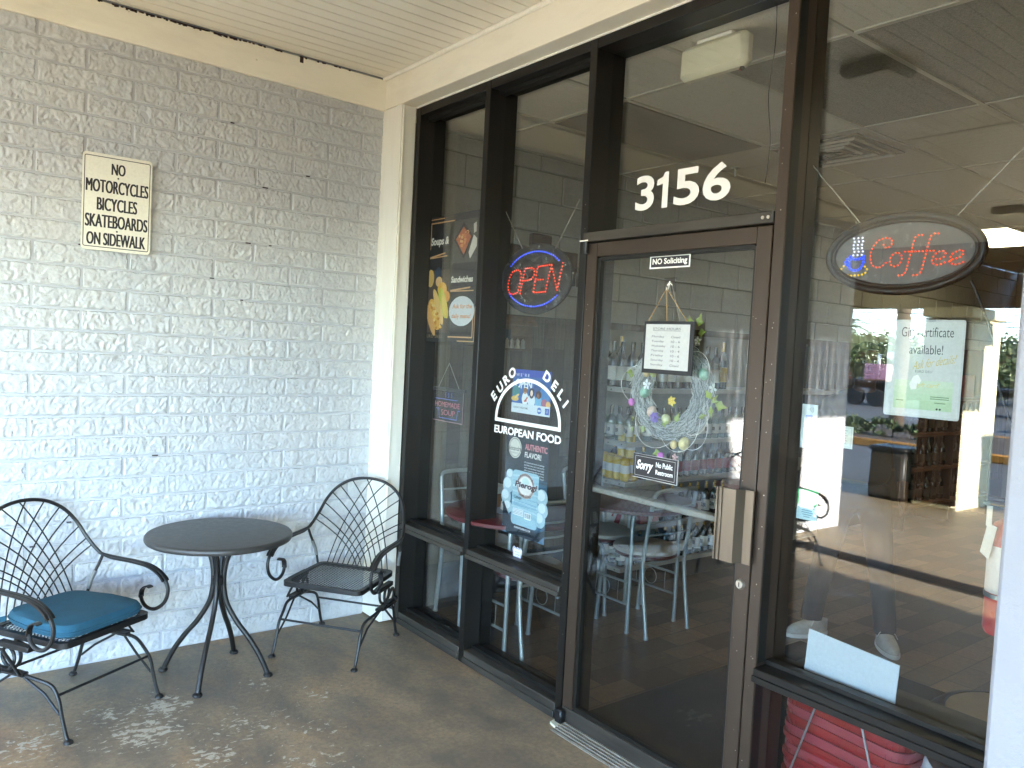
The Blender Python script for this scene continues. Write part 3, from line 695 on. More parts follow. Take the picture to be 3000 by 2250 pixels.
# ================================================================== PATIO FURNITURE
def make_chair(label, group):
    t = thing('patio_chair', label, 'chair', (0, 0, 0), group, world=False); I = 'black_iron'
    # seat: bent rim with expanded metal mesh (local +y is the front of the chair, x its width)
    W, Dp, z = .225, .215, .372
    def rr(w_, d, r, zz, n=5):
        P = []
        for cx, cy_, a0 in ((w_ - r, d - r, 0), (-w_ + r, d - r, 90), (-w_ + r, -d + r, 180), (w_ - r, -d + r, 270)):
            P += [(cx + r * cos(R(a0 + 90 * k / n)), cy_ + r * sin(R(a0 + 90 * k / n)), zz) for k in range(n + 1)]
        return P
    mb = MB(); o1, o2 = rr(W, Dp, .04, z - .012), rr(W, Dp, .04, z + .012); i1, i2 = rr(W - .026, Dp - .026, .03, z + .006), rr(W - .026, Dp - .026, .03, z + .010); n = len(o1)
    q = o1 + o2 + i2 + i1
    mb.add(q, [(a * n + k, a * n + (k + 1) % n, ((a + 1) % 4) * n + (k + 1) % n, ((a + 1) % 4) * n + k) for a in range(4) for k in range(n)])
    mb.build('seat_frame', I, t)
    mb = MB(); wi, di = W - .02, Dp - .02
    for s_ in (-1, 1):
        k = -1.2
        while k < 1.2:
            pts = []
            # line  y = s*0.6*x + k
            for x, y in ((-wi, s_ * .6 * -wi + k), (wi, s_ * .6 * wi + k)): pts.append([x, y])
            (xa, ya), (xb, yb) = pts
            def clipy(xa, ya, xb, yb, lim, hi):
                if (ya > lim) == hi: xa, ya = xa + (lim - ya) / (yb - ya) * (xb - xa), lim
                return xa, ya
            if not (max(ya, yb) < -di or min(ya, yb) > di):
                if ya > di: xa, ya = xa + (di - ya) / (yb - ya) * (xb - xa), di
                if ya < -di: xa, ya = xa + (-di - ya) / (yb - ya) * (xb - xa), -di
                if yb > di: xb, yb = xa + (di - ya) / (yb - ya) * (xb - xa), di
                if yb < -di: xb, yb = xa + (-di - ya) / (yb - ya) * (xb - xa), -di
                if abs(xb - xa) > .004: mb.strip([(xa, ya, z + .003 + s_ * .0006), (xb, yb, z + .003 + s_ * .0006)], (0.6 * s_, -1, 0), .0036, .0016)
            k += .0185
    mb.build('seat_mesh', I, t)
    # back hoop
    half = [(.282, -.165, .585), (.272, -.20, .618), (.258, -.235, .665), (.234, -.272, .735), (.185, -.300, .800), (.105, -.318, .846)]
    hoop = spline(half + [(0, -.324, .862)] + [(-x, y, zz) for x, y, zz in half[::-1]], 6)
    MB().tube(hoop, .0085, 8).build('back_hoop', I, t)
    L = len(hoop)
    for s_ in (-1, 1):
        for k in range(7):
            f = .10 + .062 * k * 1.05
            top = Vector(hoop[int(f * (L - 1))]); top = Vector((top.x * s_, top.y, top.z))
            bot = Vector((s_ * -(.005 + .030 * k) if True else 0, -.205 + .0, z + .004)); bot.x = -s_ * (.185 - .031 * (6 - k))
            ctl = Vector((bot.x * .75 + top.x * .12, (bot.y + top.y) / 2 - .004 + .003 * s_, bot.z + (top.z - bot.z) * .55))
            pts = [bot * (1 - u) ** 2 + ctl * 2 * u * (1 - u) + top * u * u for u in [i / 9 for i in range(10)]]
            MB().tube(pts, .0031, 6).build('back_rod', I, t)
    for s_ in (-1, 1):
        X = .282 * s_
        arm = spline([(X, -.165, .585), (X * 1.02, -.09, .574), (X * 1.03, .04, .572), (X * 1.03, .135, .562), (X * 1.03, .205, .528), (X * 1.03, .238, .475), (X * 1.02, .225, .415), (X, .175, .375), (X * .99, .125, .378), (X * .99, .095, .41), (X * .99, .098, .452), (X * .99, .125, .475), (X * .99, .150, .472)], 5)
        k1 = 21
        m = MB().tube(arm[:k1 + 2], .008, 8); m.tube(arm[k1:48], .0085, 8)
        m.strip(arm[46:], (1, 0, 0), .026, .006); m.strip(arm[2:k1 + 2], (1, 0, 0), [.018, .024, .03] + [.036] * (k1 - 5) + [.038, .036], .009)
        m.build('arm', I, t)
        po = MB().tube(spline([(X, -.150, .582), (X * .965, -.168, .53), (X * .90, -.195, .45), (X * .86, -.205, z + .002)], 5), .007, 8)
        po.tube([(X * .945, -.177, .505), (X * .905, -.194, .455), (X * .885, -.20, .42)], .0095, 8, mi=1)
        po.build('back_post', [I, 'grey_sleeve'], t)
        # coil spring
        cs = MB(); pts = []
        for k in range(41):
            a = R(90 - 18 * 1.0 * k); pts.append((X * .9 - s_ * .03 + s_ * .0014 * k, -.055 + .044 * cos(a), .292 + .044 * sin(a) + (.02 if k == 0 else 0)))
        pts = [(X * .9 - s_ * .03, .06, .338)] + pts + [(X * .9 - s_ * .03 + s_ * .056, .05, .249), (X * .9 + s_ * .026, -.12, .245)]
        cs.tube(pts, .0072, 8); cs.box((X * .9 - .016, -.10, .338), (X * .9 + .016, .075, .362), bev=.004); cs.box((X * .9 - .015, -.14, .236), (X * .9 + .02, .05, .252), bev=.004)
        cs.ball((X * .9 + s_ * .018, -.135, .258), .013, 10, 6)
        cs.build('coil_spring', I, t)
        F = .232 * s_
        for d, yf in ((1, .264), (-1, -.264)):
            lg = MB().tube(spline([(X * .9, .0, .243), (X * .9, .09 * d, .236), (F, .165 * d, .212), (F, .205 * d, .165), (F, .225 * d, .10), (F, .25 * d, .03), (F, yf, .008)], 5), .0078, 8)
            lg.tube([(X * .9, .02 * d, .238), (F, .13 * d, .17), (F, .213 * d, .105)], .0055, 8)
            lg.lathe([(.0001, 0), (.017, 0), (.019, .004), (.017, .010), (.009, .016), (.0001, .017)], (F, yf, 0), 14)
            lg.build('leg', I, t)
    for yy in (.196, -.196):
        MB().tube([(-.232, yy, .178), (.232, yy, .178)], .006, 8).build('stretcher', I, t)
    return t
def place(o, x, y, ang): o.location = (x, y, 0); o.rotation_euler = (0, 0, R(ang))
G = 'black wrought iron patio chairs'
ch = make_chair('black lattice-back patio spring chair without cushion, in the corner by the shop window', G); place(ch, -.45, -.40, 127)
ch2 = copy_tree(ch); ch2['label'] = 'black lattice-back patio spring chair holding a blue cushion, left of the round table'; place(ch2, -1.725, -.45, 211)
ch3 = copy_tree(ch); ch3['label'] = 'black patio spring chair with teal cushion farther along the wall, seen in the window reflection'; place(ch3, -3.30, -.48, 196)
def cushion(chair, label, strap=False):
    t = thing('seat_cushion', label, 'cushion', chair.location, 'teal seat cushions', world=False); t.rotation_euler = chair.rotation_euler
    mb = MB(); n = 28; P = []
    def outline(s_, zz):
        O = []
        for k in range(n * 2):
            a = 2 * pi * k / (n * 2); c_, q = cos(a), sin(a); e = .32
            x = abs(c_) ** e * (1 if c_ > 0 else -1) * .208; y = abs(q) ** e * (1 if q > 0 else -1) * .208
            if y < 0: x *= 1 - .18 * (abs(y) / .208)
            O.append((x * s_, y * s_ + .002, zz))
        return O
    prof = [(.80, .388), (.95, .389), (.995, .400), (1.0, .414), (.99, .428), (.95, .440), (.80, .447), (.4, .450), (.05, .449)]
    vs = []; m = n * 2
    for s_, zz in prof: vs += [(x, y, zz + (.004 * noise.noise(Vector((x * 9, y * 9, 1))) if zz > .43 else 0)) for x, y, _ in outline(s_, zz)]
    fs = [(i * m + k, i * m + (k + 1) % m, (i + 1) * m + (k + 1) % m, (i + 1) * m + k) for i in range(len(prof) - 1) for k in range(m)] + [tuple(range(m))[::-1], tuple((len(prof) - 1) * m + k for k in range(m))]
    mb.add(vs, fs); mb.build('pad', 'teal', t)
    MB().tube([(x, y, .414) for x, y, _ in outline(1.008, .414)], .0035, 6, True).build('piping', 'teal', t)
    if strap:
        for s_ in (1, -1): MB().strip([(.165 * s_, -.19, .405), (.21 * s_, -.215, .398), (.25 * s_, -.215, .392), (.29 * s_, -.23, .36)], (0, 0, 1), .022, .002).build('tie_strap', 'teal', t)
    return t
cushion(ch2, 'blue seat cushion on the patio chair left of the round table', True)
cushion(ch3, 'teal seat cushion on the far chair seen in the window reflection')
def bistro_table(label):
    t = thing('bistro_table', label, 'table', (0, 0, 0), 'round dark patio tables', world=False); I = 'black_iron'
    MB().lathe([(.0001, .660), (.318, .660), (.332, .664), (.336, .672), (.336, .684), (.331, .690), (.32, .692), (.0001, .692)], (0, 0, 0), 64).build('table_top', pmat('charcoal_table_top', '3a3836', .4, .1, .08, 40, .08, 300), t)
    for a in (52, 142, 235, 322):
        ca, sa = cos(R(a)), sin(R(a))
        pr = [(.105, .66), (.07, .63), (.040, .57), (.026, .50), (.027, .42), (.045, .345), (.095, .26), (.155, .185), (.205, .11), (.24, .04), (.254, .006)]
        lg = MB().tube(spline([(r * ca, r * sa, z) for r, z in pr], 5), .0125, 10)
        lg.lathe([(.0001, 0), (.02, 0), (.023, .005), (.02, .013), (.012, .018), (.0001, .019)], (.255 * ca, .255 * sa, 0), 16); lg.build('leg', I, t)
    MB().lathe([(.022, .44), (.03, .442), (.03, .478), (.022, .48)], (0, 0, 0), 16).build('collar', I, t)
    return t
bt = bistro_table('round dark metal bistro table between the two patio chairs'); place(bt, -1.10, -.425, 0)
b2 = copy_tree(bt); b2['label'] = 'second round bistro table beside the far cushioned chair, seen in the window reflection'; place(b2, -2.62, -.42, 20)

# ================================================================== SIGNS
a = Art(PY(-.033), -1.666, -1.362, 2.012, 2.466, .002, 'e6e2d4', .018)
for c_, e in (('26242a', 0), ('e6e2d4', .0115)):
    P = []
    for cx, cy_, a0 in ((.945, .05, -90), (.945, .95, 0), (.055, .95, 90), (.055, .05, 180)):
        P += [(cx + (.03 - e) * cos(R(a0 + k)), cy_ + (.02 - e * .67) * sin(R(a0 + k))) for k in (0, 30, 60, 90)]
    a.poly(P, c_, 1 if e == 0 else 2)
for s_, x0, x1, y0, y1 in (('NO', .41, .60, .088, .205), ('MOTORCYCLES', .055, .945, .268, .40), ('BICYCLES', .215, .785, .452, .585), ('SKATEBOARDS', .055, .945, .628, .762), ('ON SIDEWALK', .08, .92, .815, .945)):
    a.text(s_, x0, y0, x1, y1, '232127', 0, l=4); a.text(s_, x0 + .008, y0, x1 + .008, y1, '232127', 0, l=4.4); a.text(s_, x0 - .006, y0, x1 - .006, y1, '232127', 0, l=4.8)
for y in (.235, .79): a.ell(.505, y, .014, .0095, '39312c', 5)
a.done('wall_sign', 'white wall sign banning motorcycles, bicycles and skateboards', 'sign')
# menu poster
W_ = PX(GX + .012)
a = Art(W_, .236, .763, 1.661, 2.378, .0015, '17161a')
T = 'd2a476'
a.line([(.03, .42), (.03, .02), (.32, .02)], .012, T).line([(.06, .26), (.06, .05), (.52, .05)], .014, T)
a.line([(.93, .70), (.93, .955), (.48, .955)], .014, T).line([(.965, .72), (.965, .985), (.66, .985)], .012, T)
a.text('Soups &', .07, .165, .42, .245, 'efe9de', .03, .12)
a.line([(.05, .325), (.36, .295)], .016, T).line([(.05, .33), (.40, .318)], .012, T)
a.rect(.50, .055, .95, .385, '4a4744').poly([(.52, .20), (.69, .075), (.87, .19), (.71, .355)], '171514', 2).poly([(.555, .20), (.69, .11), (.835, .19), (.71, .325)], 'b8602f', 3)
for i in range(26): a.ell(.69 + random.uniform(-.08, .08), .215 + random.uniform(-.07, .06), random.uniform(.012, .03), random.uniform(.007, .016), random.choice(['d98c4e', 'c9793f', 'e0b070', 'a8502a']), 4, 10)
a.poly([(.80, .31), (.88, .18), (.94, .21), (.94, .27), (.83, .36)], 'd8d4cc', 3).poly([(.87, .10), (.92, .085), (.925, .16), (.88, .17)], 'c8c4bc', 3)
a.rect(.02, .425, .47, .925, '4b3a34')
a.ell(.09, .49, .07, .07, 'd9b36a', 2).ell(.24, .455, .06, .05, '2c3f58', 2).ell(.26, .52, .065, .04, 'e0b787', 2)
a.ell(.33, .58, .09, .055, 'e8b04a', 2).ell(.42, .64, .07, .045, 'e59a3c', 3).ell(.36, .69, .07, .13, 'c2c64f', 3, rot=-25).ell(.40, .72, .05, .10, 'dfc65a', 4, rot=-25).ell(.27, .72, .055, .16, 'e8c07a', 5, rot=-28)
a.ell(.20, .78, .10, .14, 'e7b257', 4, rot=-32).ell(.12, .82, .05, .15, 'dba566', 5, rot=-30)
for i in range(40):
    q = random.uniform(-.12, .12); a.ell(.22 + q * .6 + random.uniform(-.05, .05), .78 + q * .9, .022, .012, random.choice(['f0c468', 'd99a45', 'f3d38a', 'c98838']), 6, 8)
a.text('Sandwiches', .50, .485, .90, .535, 'efe9de', .03, .08)
a.line([(.49, .595), (.86, .575)], .016, T).line([(.49, .60), (.92, .60)], .012, T)
a.ell(.72, .755, .235, .115, 'd5dbe0', 2).text('Ask for the', .55, .70, .91, .735, 'd88b45', .02, .05, 4).text('daily menu!', .54, .775, .89, .82, 'd88b45', .02, .05, 4)
a.text('EURO DELI', .03, .942, .36, .968, 'a58a66', .0, space=1.3)
a.done('menu_poster', 'black menu poster for soups and sandwiches hanging in the left window', 'poster')
# homemade soup sign: clear acrylic plate with coloured outlines, hung on a chain
t = thing('soup_sign', 'small clear homemade soup sign with neon style outlines on a chain', 'sign', (.13, -.5, 1.21))
MB().box((.129, -.648, 1.213), (.134, -.343, 1.385), bev=.001).build('plate', pmat('smoky_acrylic', '222326', .2), t)
a = Art(PX(.1285), .343, .648, 1.213, 1.385, .0002, None)
PK, BL = 'd06a78', '5668c8'
a.text('HOMEMADE', .06, .36, .88, .53, PK, -.004).text('SOUP', .28, .62, .74, .80, PK, -.004)
for s_ in ((.05, .10, .95, .10), (.05, .22, .95, .22)): pass
a.line([(.06, .27), (.80, .27)], .012, BL).line([(.10, .60), (.2, .60), (.22, .90), (.80, .90), (.83, .60), (.9, .60)], .012, BL)
for x in (.40, .50, .60): a.line([(x, .20), (x + .025, .15), (x - .01, .10), (x + .02, .04)], .010, BL)
a.line([(.99, .0), (.99, 1.0), (.01, 1.0)], .014, 'a5747c')
a.done('lettering', '', '', parent=t)
ck = MB()
for y in (-.372, -.61): ck.tube([(.131, y, 1.385), (.125, -.495, 1.545)], .0018, 5)
ck.build('chain', 'wire', t)
MB().box((.123, -.66, 1.385), (.138, -.335, 1.405), bev=.002).build('top_rail', 'black', t)
# oval/round LED signs
EM = {'r': emat('red_led', 'ff3a14', 0.058), 'o': emat('orange_led', 'ff5a1e', 0.052), 'b': emat('blue_led', '2a50ff', 0.069), 'w': emat('white_led', 'dfe8ff', 0.048), 'y': emat('yellow_led', 'ffd21e', 0.037)}
def leds(fn, paths, r, step, keys, name, parent):
    mb = MB(); ms = [EM[k] for k in keys]; hal = len(keys)
    i = 0
    for P, closed in paths:
        P = [Vector((a_, b_, 0)) for a_, b_ in P]; P = P + [P[0]] if closed else P
        L = [0]
        for p_, q in zip(P, P[1:]): L.append(L[-1] + (q - p_).length)
        n = max(1, round(L[-1] / step))
        for k in range(n + (0 if closed else 1)):
            d = L[-1] * k / n; j = max(0, min(len(P) - 2, next((j for j in range(len(P) - 1) if L[j + 1] >= d - 1e-9), len(P) - 2)))
            f = (d - L[j]) / max(1e-9, L[j + 1] - L[j]); p_ = P[j].lerp(P[j + 1], min(1, f))
            mb.ball(fn(p_.x, p_.y, .002), r, 8, 5, i % hal); i += 1
    mb.build(name, ms, parent)
t = thing('open_sign', 'round dark LED sign reading OPEN in red dots, hung on chains', 'sign', (.13, -1.2, 1.82))
cu, cv = 1.200, 1.994
disk = [(cu + .268 * cos(2 * pi * k / 56), cv + .170 * sin(2 * pi * k / 56)) for k in range(56)]
MB().prism(disk, PX(.150), 0, .016).build('panel', pmat('smoked_acrylic_panel', '232426', .3, 0, .2, 40), t)
MB().tube([PX(.140)(u, v, 0) for u, v in disk], .0045, 6, True).build('rim', 'black', t)
f_ = PX(.134)
def U(px, py): return (cu + (px - 468) / 563 * .538, cv - (py - 325) / 560 * .338)     # sign drawing grid
OP = [([(262, 300), (285, 255), (325, 240), (355, 260), (360, 300), (352, 350), (345, 400), (330, 430), (300, 445), (268, 435), (252, 400), (252, 350)], 1),
      ([(358, 440), (375, 330), (390, 235), (440, 232), (466, 245), (468, 285), (452, 322), (415, 333), (376, 335)], 0),
      ([(600, 218), (545, 222), (492, 228), (480, 330), (465, 435), (515, 434), (562, 432)], 0), ([(480, 333), (540, 333)], 0),
      ([(562, 432), (580, 325), (600, 225), (628, 330), (652, 425), (668, 320), (686, 212)], 0)]
leds(f_, [([U(*p_) for p_ in P], c_) for P, c_ in OP], .0040, .0165, 'rrro', 'led_lettering', t)
arc = [[(cu + .225 * cos(R(a_)), cv + .135 * sin(R(a_))) for a_ in range(s0, s0 + 115, 5)] for s0 in (38, 212)]
leds(f_, [(P, 0) for P in arc], .0038, .0165, 'b', 'led_border', t)
ck = MB()
for a_, b_ in (((.13, -1.097, 2.150), (.135, -.90, 2.40)), ((.13, -1.351, 2.135), (.135, -1.50, 2.35))):
    A, B = Vector(a_), Vector(b_); n = 26
    for k in range(n):
        p_ = A.lerp(B, (k + .5) / n); d = (B - A).normalized() * .006; s_ = Vector((.003, 0, 0)) if k % 2 else d.cross(Vector((1, 0, 0))).normalized() * .003
        ck.tube([p_ - d, p_ + s_, p_ + d, p_ - s_], .0011, 4, True)
ck.build('chain', 'wire', t)
t = thing('coffee_sign', 'oval framed LED sign reading Coffee with a cup of dots', 'sign', (.14, -3.0, 1.89))
cu, cv = 3.005, 2.010
def oval(a_, b_): return [(cu + a_ * cos(2 * pi * k / 72), cv + b_ * sin(2 * pi * k / 72)) for k in range(72)]
MB().prism(oval(.235, .112), PX(.150), 0, .010).build('panel', pmat('grey_led_panel', '656567', .25, 0, .06, 30), t)
for (e, r_, z_) in ((0, .0125, .135), (-.016, .006, .133)): MB().tube([PX(z_)(u, v, 0) for u, v in oval(.241 + e, .118 + e)], r_, 10, True).build('frame', 'black', t)
def V(px, py): return (cu + (px - 1390) / 1590 * .503 , cv - (py - 490) / 790 * .246)
f_ = PX(.1395)
CO = [([(1203, 390), (1225, 418), (1258, 418), (1285, 395), (1290, 355), (1270, 330), (1238, 320), (1203, 322), (1165, 330), (1135, 350), (1110, 375), (1092, 408), (1080, 440), (1073, 478), (1074, 515), (1080, 548), (1092, 580), (1113, 603), (1142, 616), (1180, 616), (1212, 600), (1238, 574)], 0),
      ([(1280, 565), (1283, 523), (1308, 490), (1345, 473), (1382, 490), (1400, 525), (1394, 568), (1368, 603), (1330, 617), (1296, 602)], 1),
      ([(1580, 318), (1547, 315), (1517, 335), (1506, 368), (1498, 403), (1492, 440), (1485, 478), (1478, 512), (1471, 545), (1466, 580), (1458, 617), (1452, 650), (1438, 684), (1410, 707), (1376, 708)], 0),
      ([(1733, 315), (1697, 313), (1667, 333), (1655, 368), (1646, 403), (1640, 440), (1633, 478), (1627, 512), (1620, 548), (1614, 582), (1607, 618), (1600, 655), (1586, 690), (1556, 711), (1524, 711)], 0),
      ([(1425, 473), (1700, 480)], 0),
      ([(1728, 563), (1765, 563), (1795, 550), (1814, 520), (1803, 490), (1768, 488), (1735, 497), (1707, 523), (1692, 555), (1690, 588), (1710, 611), (1745, 621), (1777, 615), (1810, 600)], 0),
      ([(1850, 593), (1888, 567), (1923, 566), (1955, 552), (1976, 522), (1967, 493), (1932, 490), (1897, 506), (1866, 527), (1856, 558), (1876, 617), (1905, 626), (1942, 620), (1977, 605)], 0)]
leds(f_, [([V(*p_) for p_ in P], c_) for P, c_ in CO], .0029, .0115, 'oor', 'led_lettering', t)
leds(f_, [([V(x, 300), V(x + 10, 340), V(x - 2, 380), V(x + 3, 410), V(x + 14, 440), V(x + 5, 478)], 0) for x in (884, 930, 975)], .0034, .0113, 'w', 'led_steam', t)
leds(f_, [([V(855, 492), V(880, 512), V(912, 520), V(945, 520), V(975, 514), V(1000, 492), V(1005, 525), V(1003, 555), V(990, 592), V(968, 627), V(935, 640), V(897, 637), V(868, 626), V(850, 600), V(845, 565), V(850, 530)], 1), ([V(855, 492), V(835, 508), V(810, 532), V(805, 565), V(828, 582), V(848, 575)], 0)], .0042, .0102, 'b', 'led_cup', t)
leds(f_, [([V(790, 588), V(766, 608), V(765, 648), V(788, 670), V(820, 676), V(850, 688), V(884, 692), V(918, 690), V(952, 690), V(993, 686), V(1030, 672), V(1049, 632), V(1022, 602)], 0)], .0034, .0125, 'y', 'led_saucer', t)
ck = MB().tube([(.14, -2.856, 2.125), (.14, -2.66, 2.349)], .0022, 5).tube([(.14, -3.163, 2.114), (.14, -3.40, 2.365)], .0022, 5)
ck.tube([(.14, -2.856, 2.125), (.14, -2.862, 2.112), (.14, -2.852, 2.113), (.14, -2.845, 2.126)], .002, 5, True).tube([(.14, -3.163, 2.114), (.14, -3.157, 2.100), (.14, -3.150, 2.104), (.14, -3.155, 2.118)], .002, 5, True)
ck.build('hanging_wire', 'wire', t)
MB().tube(spline([(.155, -3.21, 1.92), (.16, -3.24, 1.85), (.17, -3.285, 1.72), (.17, -3.30, 1.62), (.18, -3.34, 1.5)], 6), .004, 6).build('power_cord', 'black', t)
# window decal: arch with lettering
a = Art(PX(GX - .0006), .985, 1.500, 1.24, 1.56, .0003, None); uc, vb, ra = 1.241, 1.290, .232
mb = MB(); fn = PX(GX - .0008)
def ringpts(r, h): return [(uc + r * cos(R(k)) * 1.08, vb + h * sin(R(k))) for k in range(0, 181, 5)]
o_, i_ = ringpts(.237, .214), ringpts(.219, .196); n = len(o_)
vs = [fn(u, v, 0) for u, v in o_ + i_]; mb.add(vs, [(k, k + 1, n + k + 1, n + k) for k in range(n - 1)])
mb.add([fn(u, v, 0) for u, v in ((uc - .256, vb - .018), (uc + .256, vb - .018), (uc + .256, vb), (uc - .256, vb))], [(0, 1, 2, 3)])
t = thing('window_decal', 'white vinyl arch decal with shop name and food lettering on the window', 'decal', (GX, -1.24, 1.23))
mb.build('arch', 'white_vinyl', t)
mb = MB()
def gl(ch_, u, v, hgt, rot, wd=1.0):
    vs, fs, asp = glyphs(ch_, .042); cr, sr = cos(rot), sin(rot); W2 = hgt * min(1.05, max(.2, asp)) * wd
    mb.add([fn(u + (x - .5) * W2 * cr - (y - .5) * hgt * sr, v + (x - .5) * W2 * sr + (y - .5) * hgt * cr, 0) for x, y in vs], fs)
for ch_, u_, v_, a_ in (('E', .967, 1.398, 47), ('U', 1.016, 1.445, 44), ('R', 1.064, 1.489, 41), ('O', 1.110, 1.525, 37), ('D', 1.380, 1.520, -31), ('E', 1.438, 1.483, -36), ('L', 1.486, 1.444, -41), ('I', 1.521, 1.404, -45)):
    gl(ch_, u_, v_, .050, R(a_), 1.1)
def line_text(s_, u0, u1, v0, v1, tgt, fn_, bold=.03):
    vs, fs, _ = glyphs(s_, bold); tgt.add([fn_(u0 + (u1 - u0) * x, v0 + (v1 - v0) * y, 0) for x, y in vs], fs)
line_text('EUROPEAN FOOD', .985, 1.503, 1.212, 1.252, mb, fn)
mb.build('lettering', 'white_vinyl', t)
# street number on the transom glass
t = thing('street_number', 'large white street number 3156 on the glass above the door', 'house number', (GX, -2.1, 2.24))
for s_, u0, u1 in (('3', 1.887, 1.990), ('1', 2.012, 2.068), ('5', 2.095, 2.222), ('6', 2.238, 2.368)):
    m_ = MB()
    if s_ == '1':
        m_.add([PX(GX - .0008)(u, v, 0) for u, v in ((2.034, 2.248), (2.064, 2.248), (2.064, 2.392), (2.044, 2.392), (2.034, 2.374), (2.004, 2.364), (2.004, 2.342), (2.034, 2.346))], [tuple(range(8))]); m_.build('digit', 'white_vinyl', t); continue
    line_text(s_, u0, u1, 2.248, 2.392, m_, PX(GX - .0008), .0 if s_ == '1' else .022); m_.build('digit', 'white_vinyl', t)
# welcome card, food poster, shield
a = Art(PX(GX + .010), 1.107, 1.402, 1.330, 1.546, .0008, '2b53b8')
a.rect(0, 0, 1, .16, '2a49b0').rect(0, .16, 1, .78, '2f62a8').rect(0, .78, 1, 1, 'd3dfe6')
a.text("WE'RE", .08, .09, .44, .16, 'd8e2ec', .01, space=1.5).text('OPEN', .07, .22, .52, .44, 'e3ecf0', .03, space=.9)
a.ell(.72, .40, .16, .16, '234a86', 2).ell(.85, .52, .12, .20, '3e7fc0', 2).ell(.10, .52, .10, .14, '2d7f86', 2).ell(.08, .68, .10, .06, 'e0b34c', 2).ell(.13, .62, .07, .03, 'e8c876', 3, rot=-30)
a.ell(.35, .66, .085, .15, 'e6edf0', 3).ell(.35, .50, .04, .06, 'c58f6b', 4).ell(.355, .46, .055, .05, '8a5a3c', 5)
a.ell(.52, .68, .095, .16, 'dce8ee', 3).ell(.52, .52, .07, .12, '191e2e', 4).ell(.52, .52, .035, .07, 'f0d8c4', 5)
a.ell(.70, .70, .09, .15, '6fb0d8', 3).ell(.70, .54, .075, .09, '3b2014', 4).ell(.69, .57, .035, .06, '8a5636', 5).ell(.85, .72, .08, .10, '9c4f6c', 3).ell(.95, .74, .06, .08, 'eab56a', 4)
a.line([(.36, .70), (.42, .62)], .03, 'c8503e', 5).line([(.33, .72), (.40, .70)], .03, 'c8503e', 5)
a.rect(0, .78, 1, 1, 'd3dfe6', 6).text('ALWAYS WELCOME', .06, .855, .44, .90, '39424e', .01, l=8).ell(.74, .89, .055, .075, '3d6cc0', 7).rect(.70, .87, .78, .91, 'c9d8ea', 8).rect(.885, .82, .985, .96, '2d56b4', 7).text('US', .91, .85, .96, .92, 'c9d8ea', .01, l=9)
a.done('welcome_card', 'blue and white open welcome card with drawn people behind the arch decal', 'card')
a = Art(PX(GX + .009), 1.081, 1.412, .718, 1.222, .0008, '1b2731')
for i in range(30):
    y = i / 29; a.rect(0, .40 + y * .5, 1, .40 + (y + .035) * .5, ['2a4a60', '35607c', '27506a', '1f3a4c'][(i * 7) % 4], 1)
for i, (x, y, r_) in enumerate([(.10, .52, .13), (.06, .64, .12), (.14, .42, .10), (.90, .56, .13), (.93, .68, .12), (.88, .78, .12), (.12, .74, .10)]):
    a.ell(x, y, r_, r_ * .62, 'a9c3ce', 2); a.ell(x - .02, y - .02, r_ * .7, r_ * .4, 'd6e4e8', 3)
a.poly([(0, .68), (.2, .86), (.8, .92), (1, .86), (1, 1), (0, 1)], '14222e', 3)
a.poly([(0, .92), (.12, 1), (0, 1)], '5e7f9c', 4).poly([(1, .92), (.85, 1), (1, 1)], '5e7f9c', 4)
a.ell(.22, .135, .155, .105, 'd9d6cc', 2).ring(.22, .135, .14, .095, .012, '8d8a82', 3).text("Alexandra's", .03, .115, .42, .165, '4a4642', .01, .1, 4).text('HOME STYLE', .13, .18, .31, .195, '77736a', 0, l=4)
a.text('AUTHENTIC', .46, .075, .97, .135, 'd9858f', .03).text('FLAVOR!', .46, .155, .84, .21, 'e4e2dc', .03)
for k, s_ in enumerate(('We take fresh heads of cabbage', 'and then core, cut, cook and fry', 'them until the flavor is just right.', 'After seasoning with our family', 'recipe, we then stuff all that', 'goodness into a pierogi. Enjoy!')): a.text(s_, .46, .25 + k * .026, .92, .268 + k * .026, 'd5d8da', .012)
P = []
for cx, cy_, a0 in ((.76, .385, -90), (.76, .855, 0), (.27, .855, 90), (.27, .385, 180)): P += [(cx + .06 * cos(R(a0 + k)), cy_ + .035 * sin(R(a0 + k))) for k in (0, 30, 60, 90)]
a.poly(P, '9fc4d2', 5)
for k in range(7): a.poly([(.22, .40 + k * .05), (.82, .37 + k * .06), (.82, .385 + k * .06), (.22, .42 + k * .05)], ['b4d3de', '8fb8ca', 'c5dfe6'][k % 3], 6)
a.ell(.52, .49, .21, .125, 'c9c4bd', 7).ring(.52, .49, .205, .122, .035, '9a8c86', 8).ell(.52, .49, .155, .09, 'd8d6d0', 8).ell(.52, .45, .08, .04, 'b7cfcb', 9)
for k, ch_ in enumerate("ALEXANDRA'S"):
    A = R(205 + 13 * k); x, y = .52 + .188 * cos(A), .49 + .112 * sin(A); a.text(ch_, x - .018, y - .012, x + .018, y + .012, '6a4a4a', .01, l=11)
a.text('HOME STYLE', .38, .575, .66, .598, '6a4a4a', .01, l=11)
a.text('Pierogi', .27, .455, .80, .53, 'b9c8cc', .10, .15, 10).text('Pierogi', .275, .455, .795, .53, '4a2a2e', .035, .15, 12)
a.text('Cabbage', .26, .60, .44, .64, '24404a', .01, .1, 8)
for k in range(4): a.rect(.26 + .0, .655 + k * .012, .80, .660 + k * .012, '6f9cb4', 8)
a.rect(.25, .73, .50, .795, 'd5dfe0', 8)
for k in range(4): a.rect(.26, .737 + k * .014, .49, .742 + k * .014, '8a98a0', 9)
a.rect(.53, .745, .68, .81, 'e6ecee', 8)
for k in range(12): a.rect(.54 + k * .0115, .75, .54 + k * .0115 + random.uniform(.003, .008), .80, '1f2a30', 9)
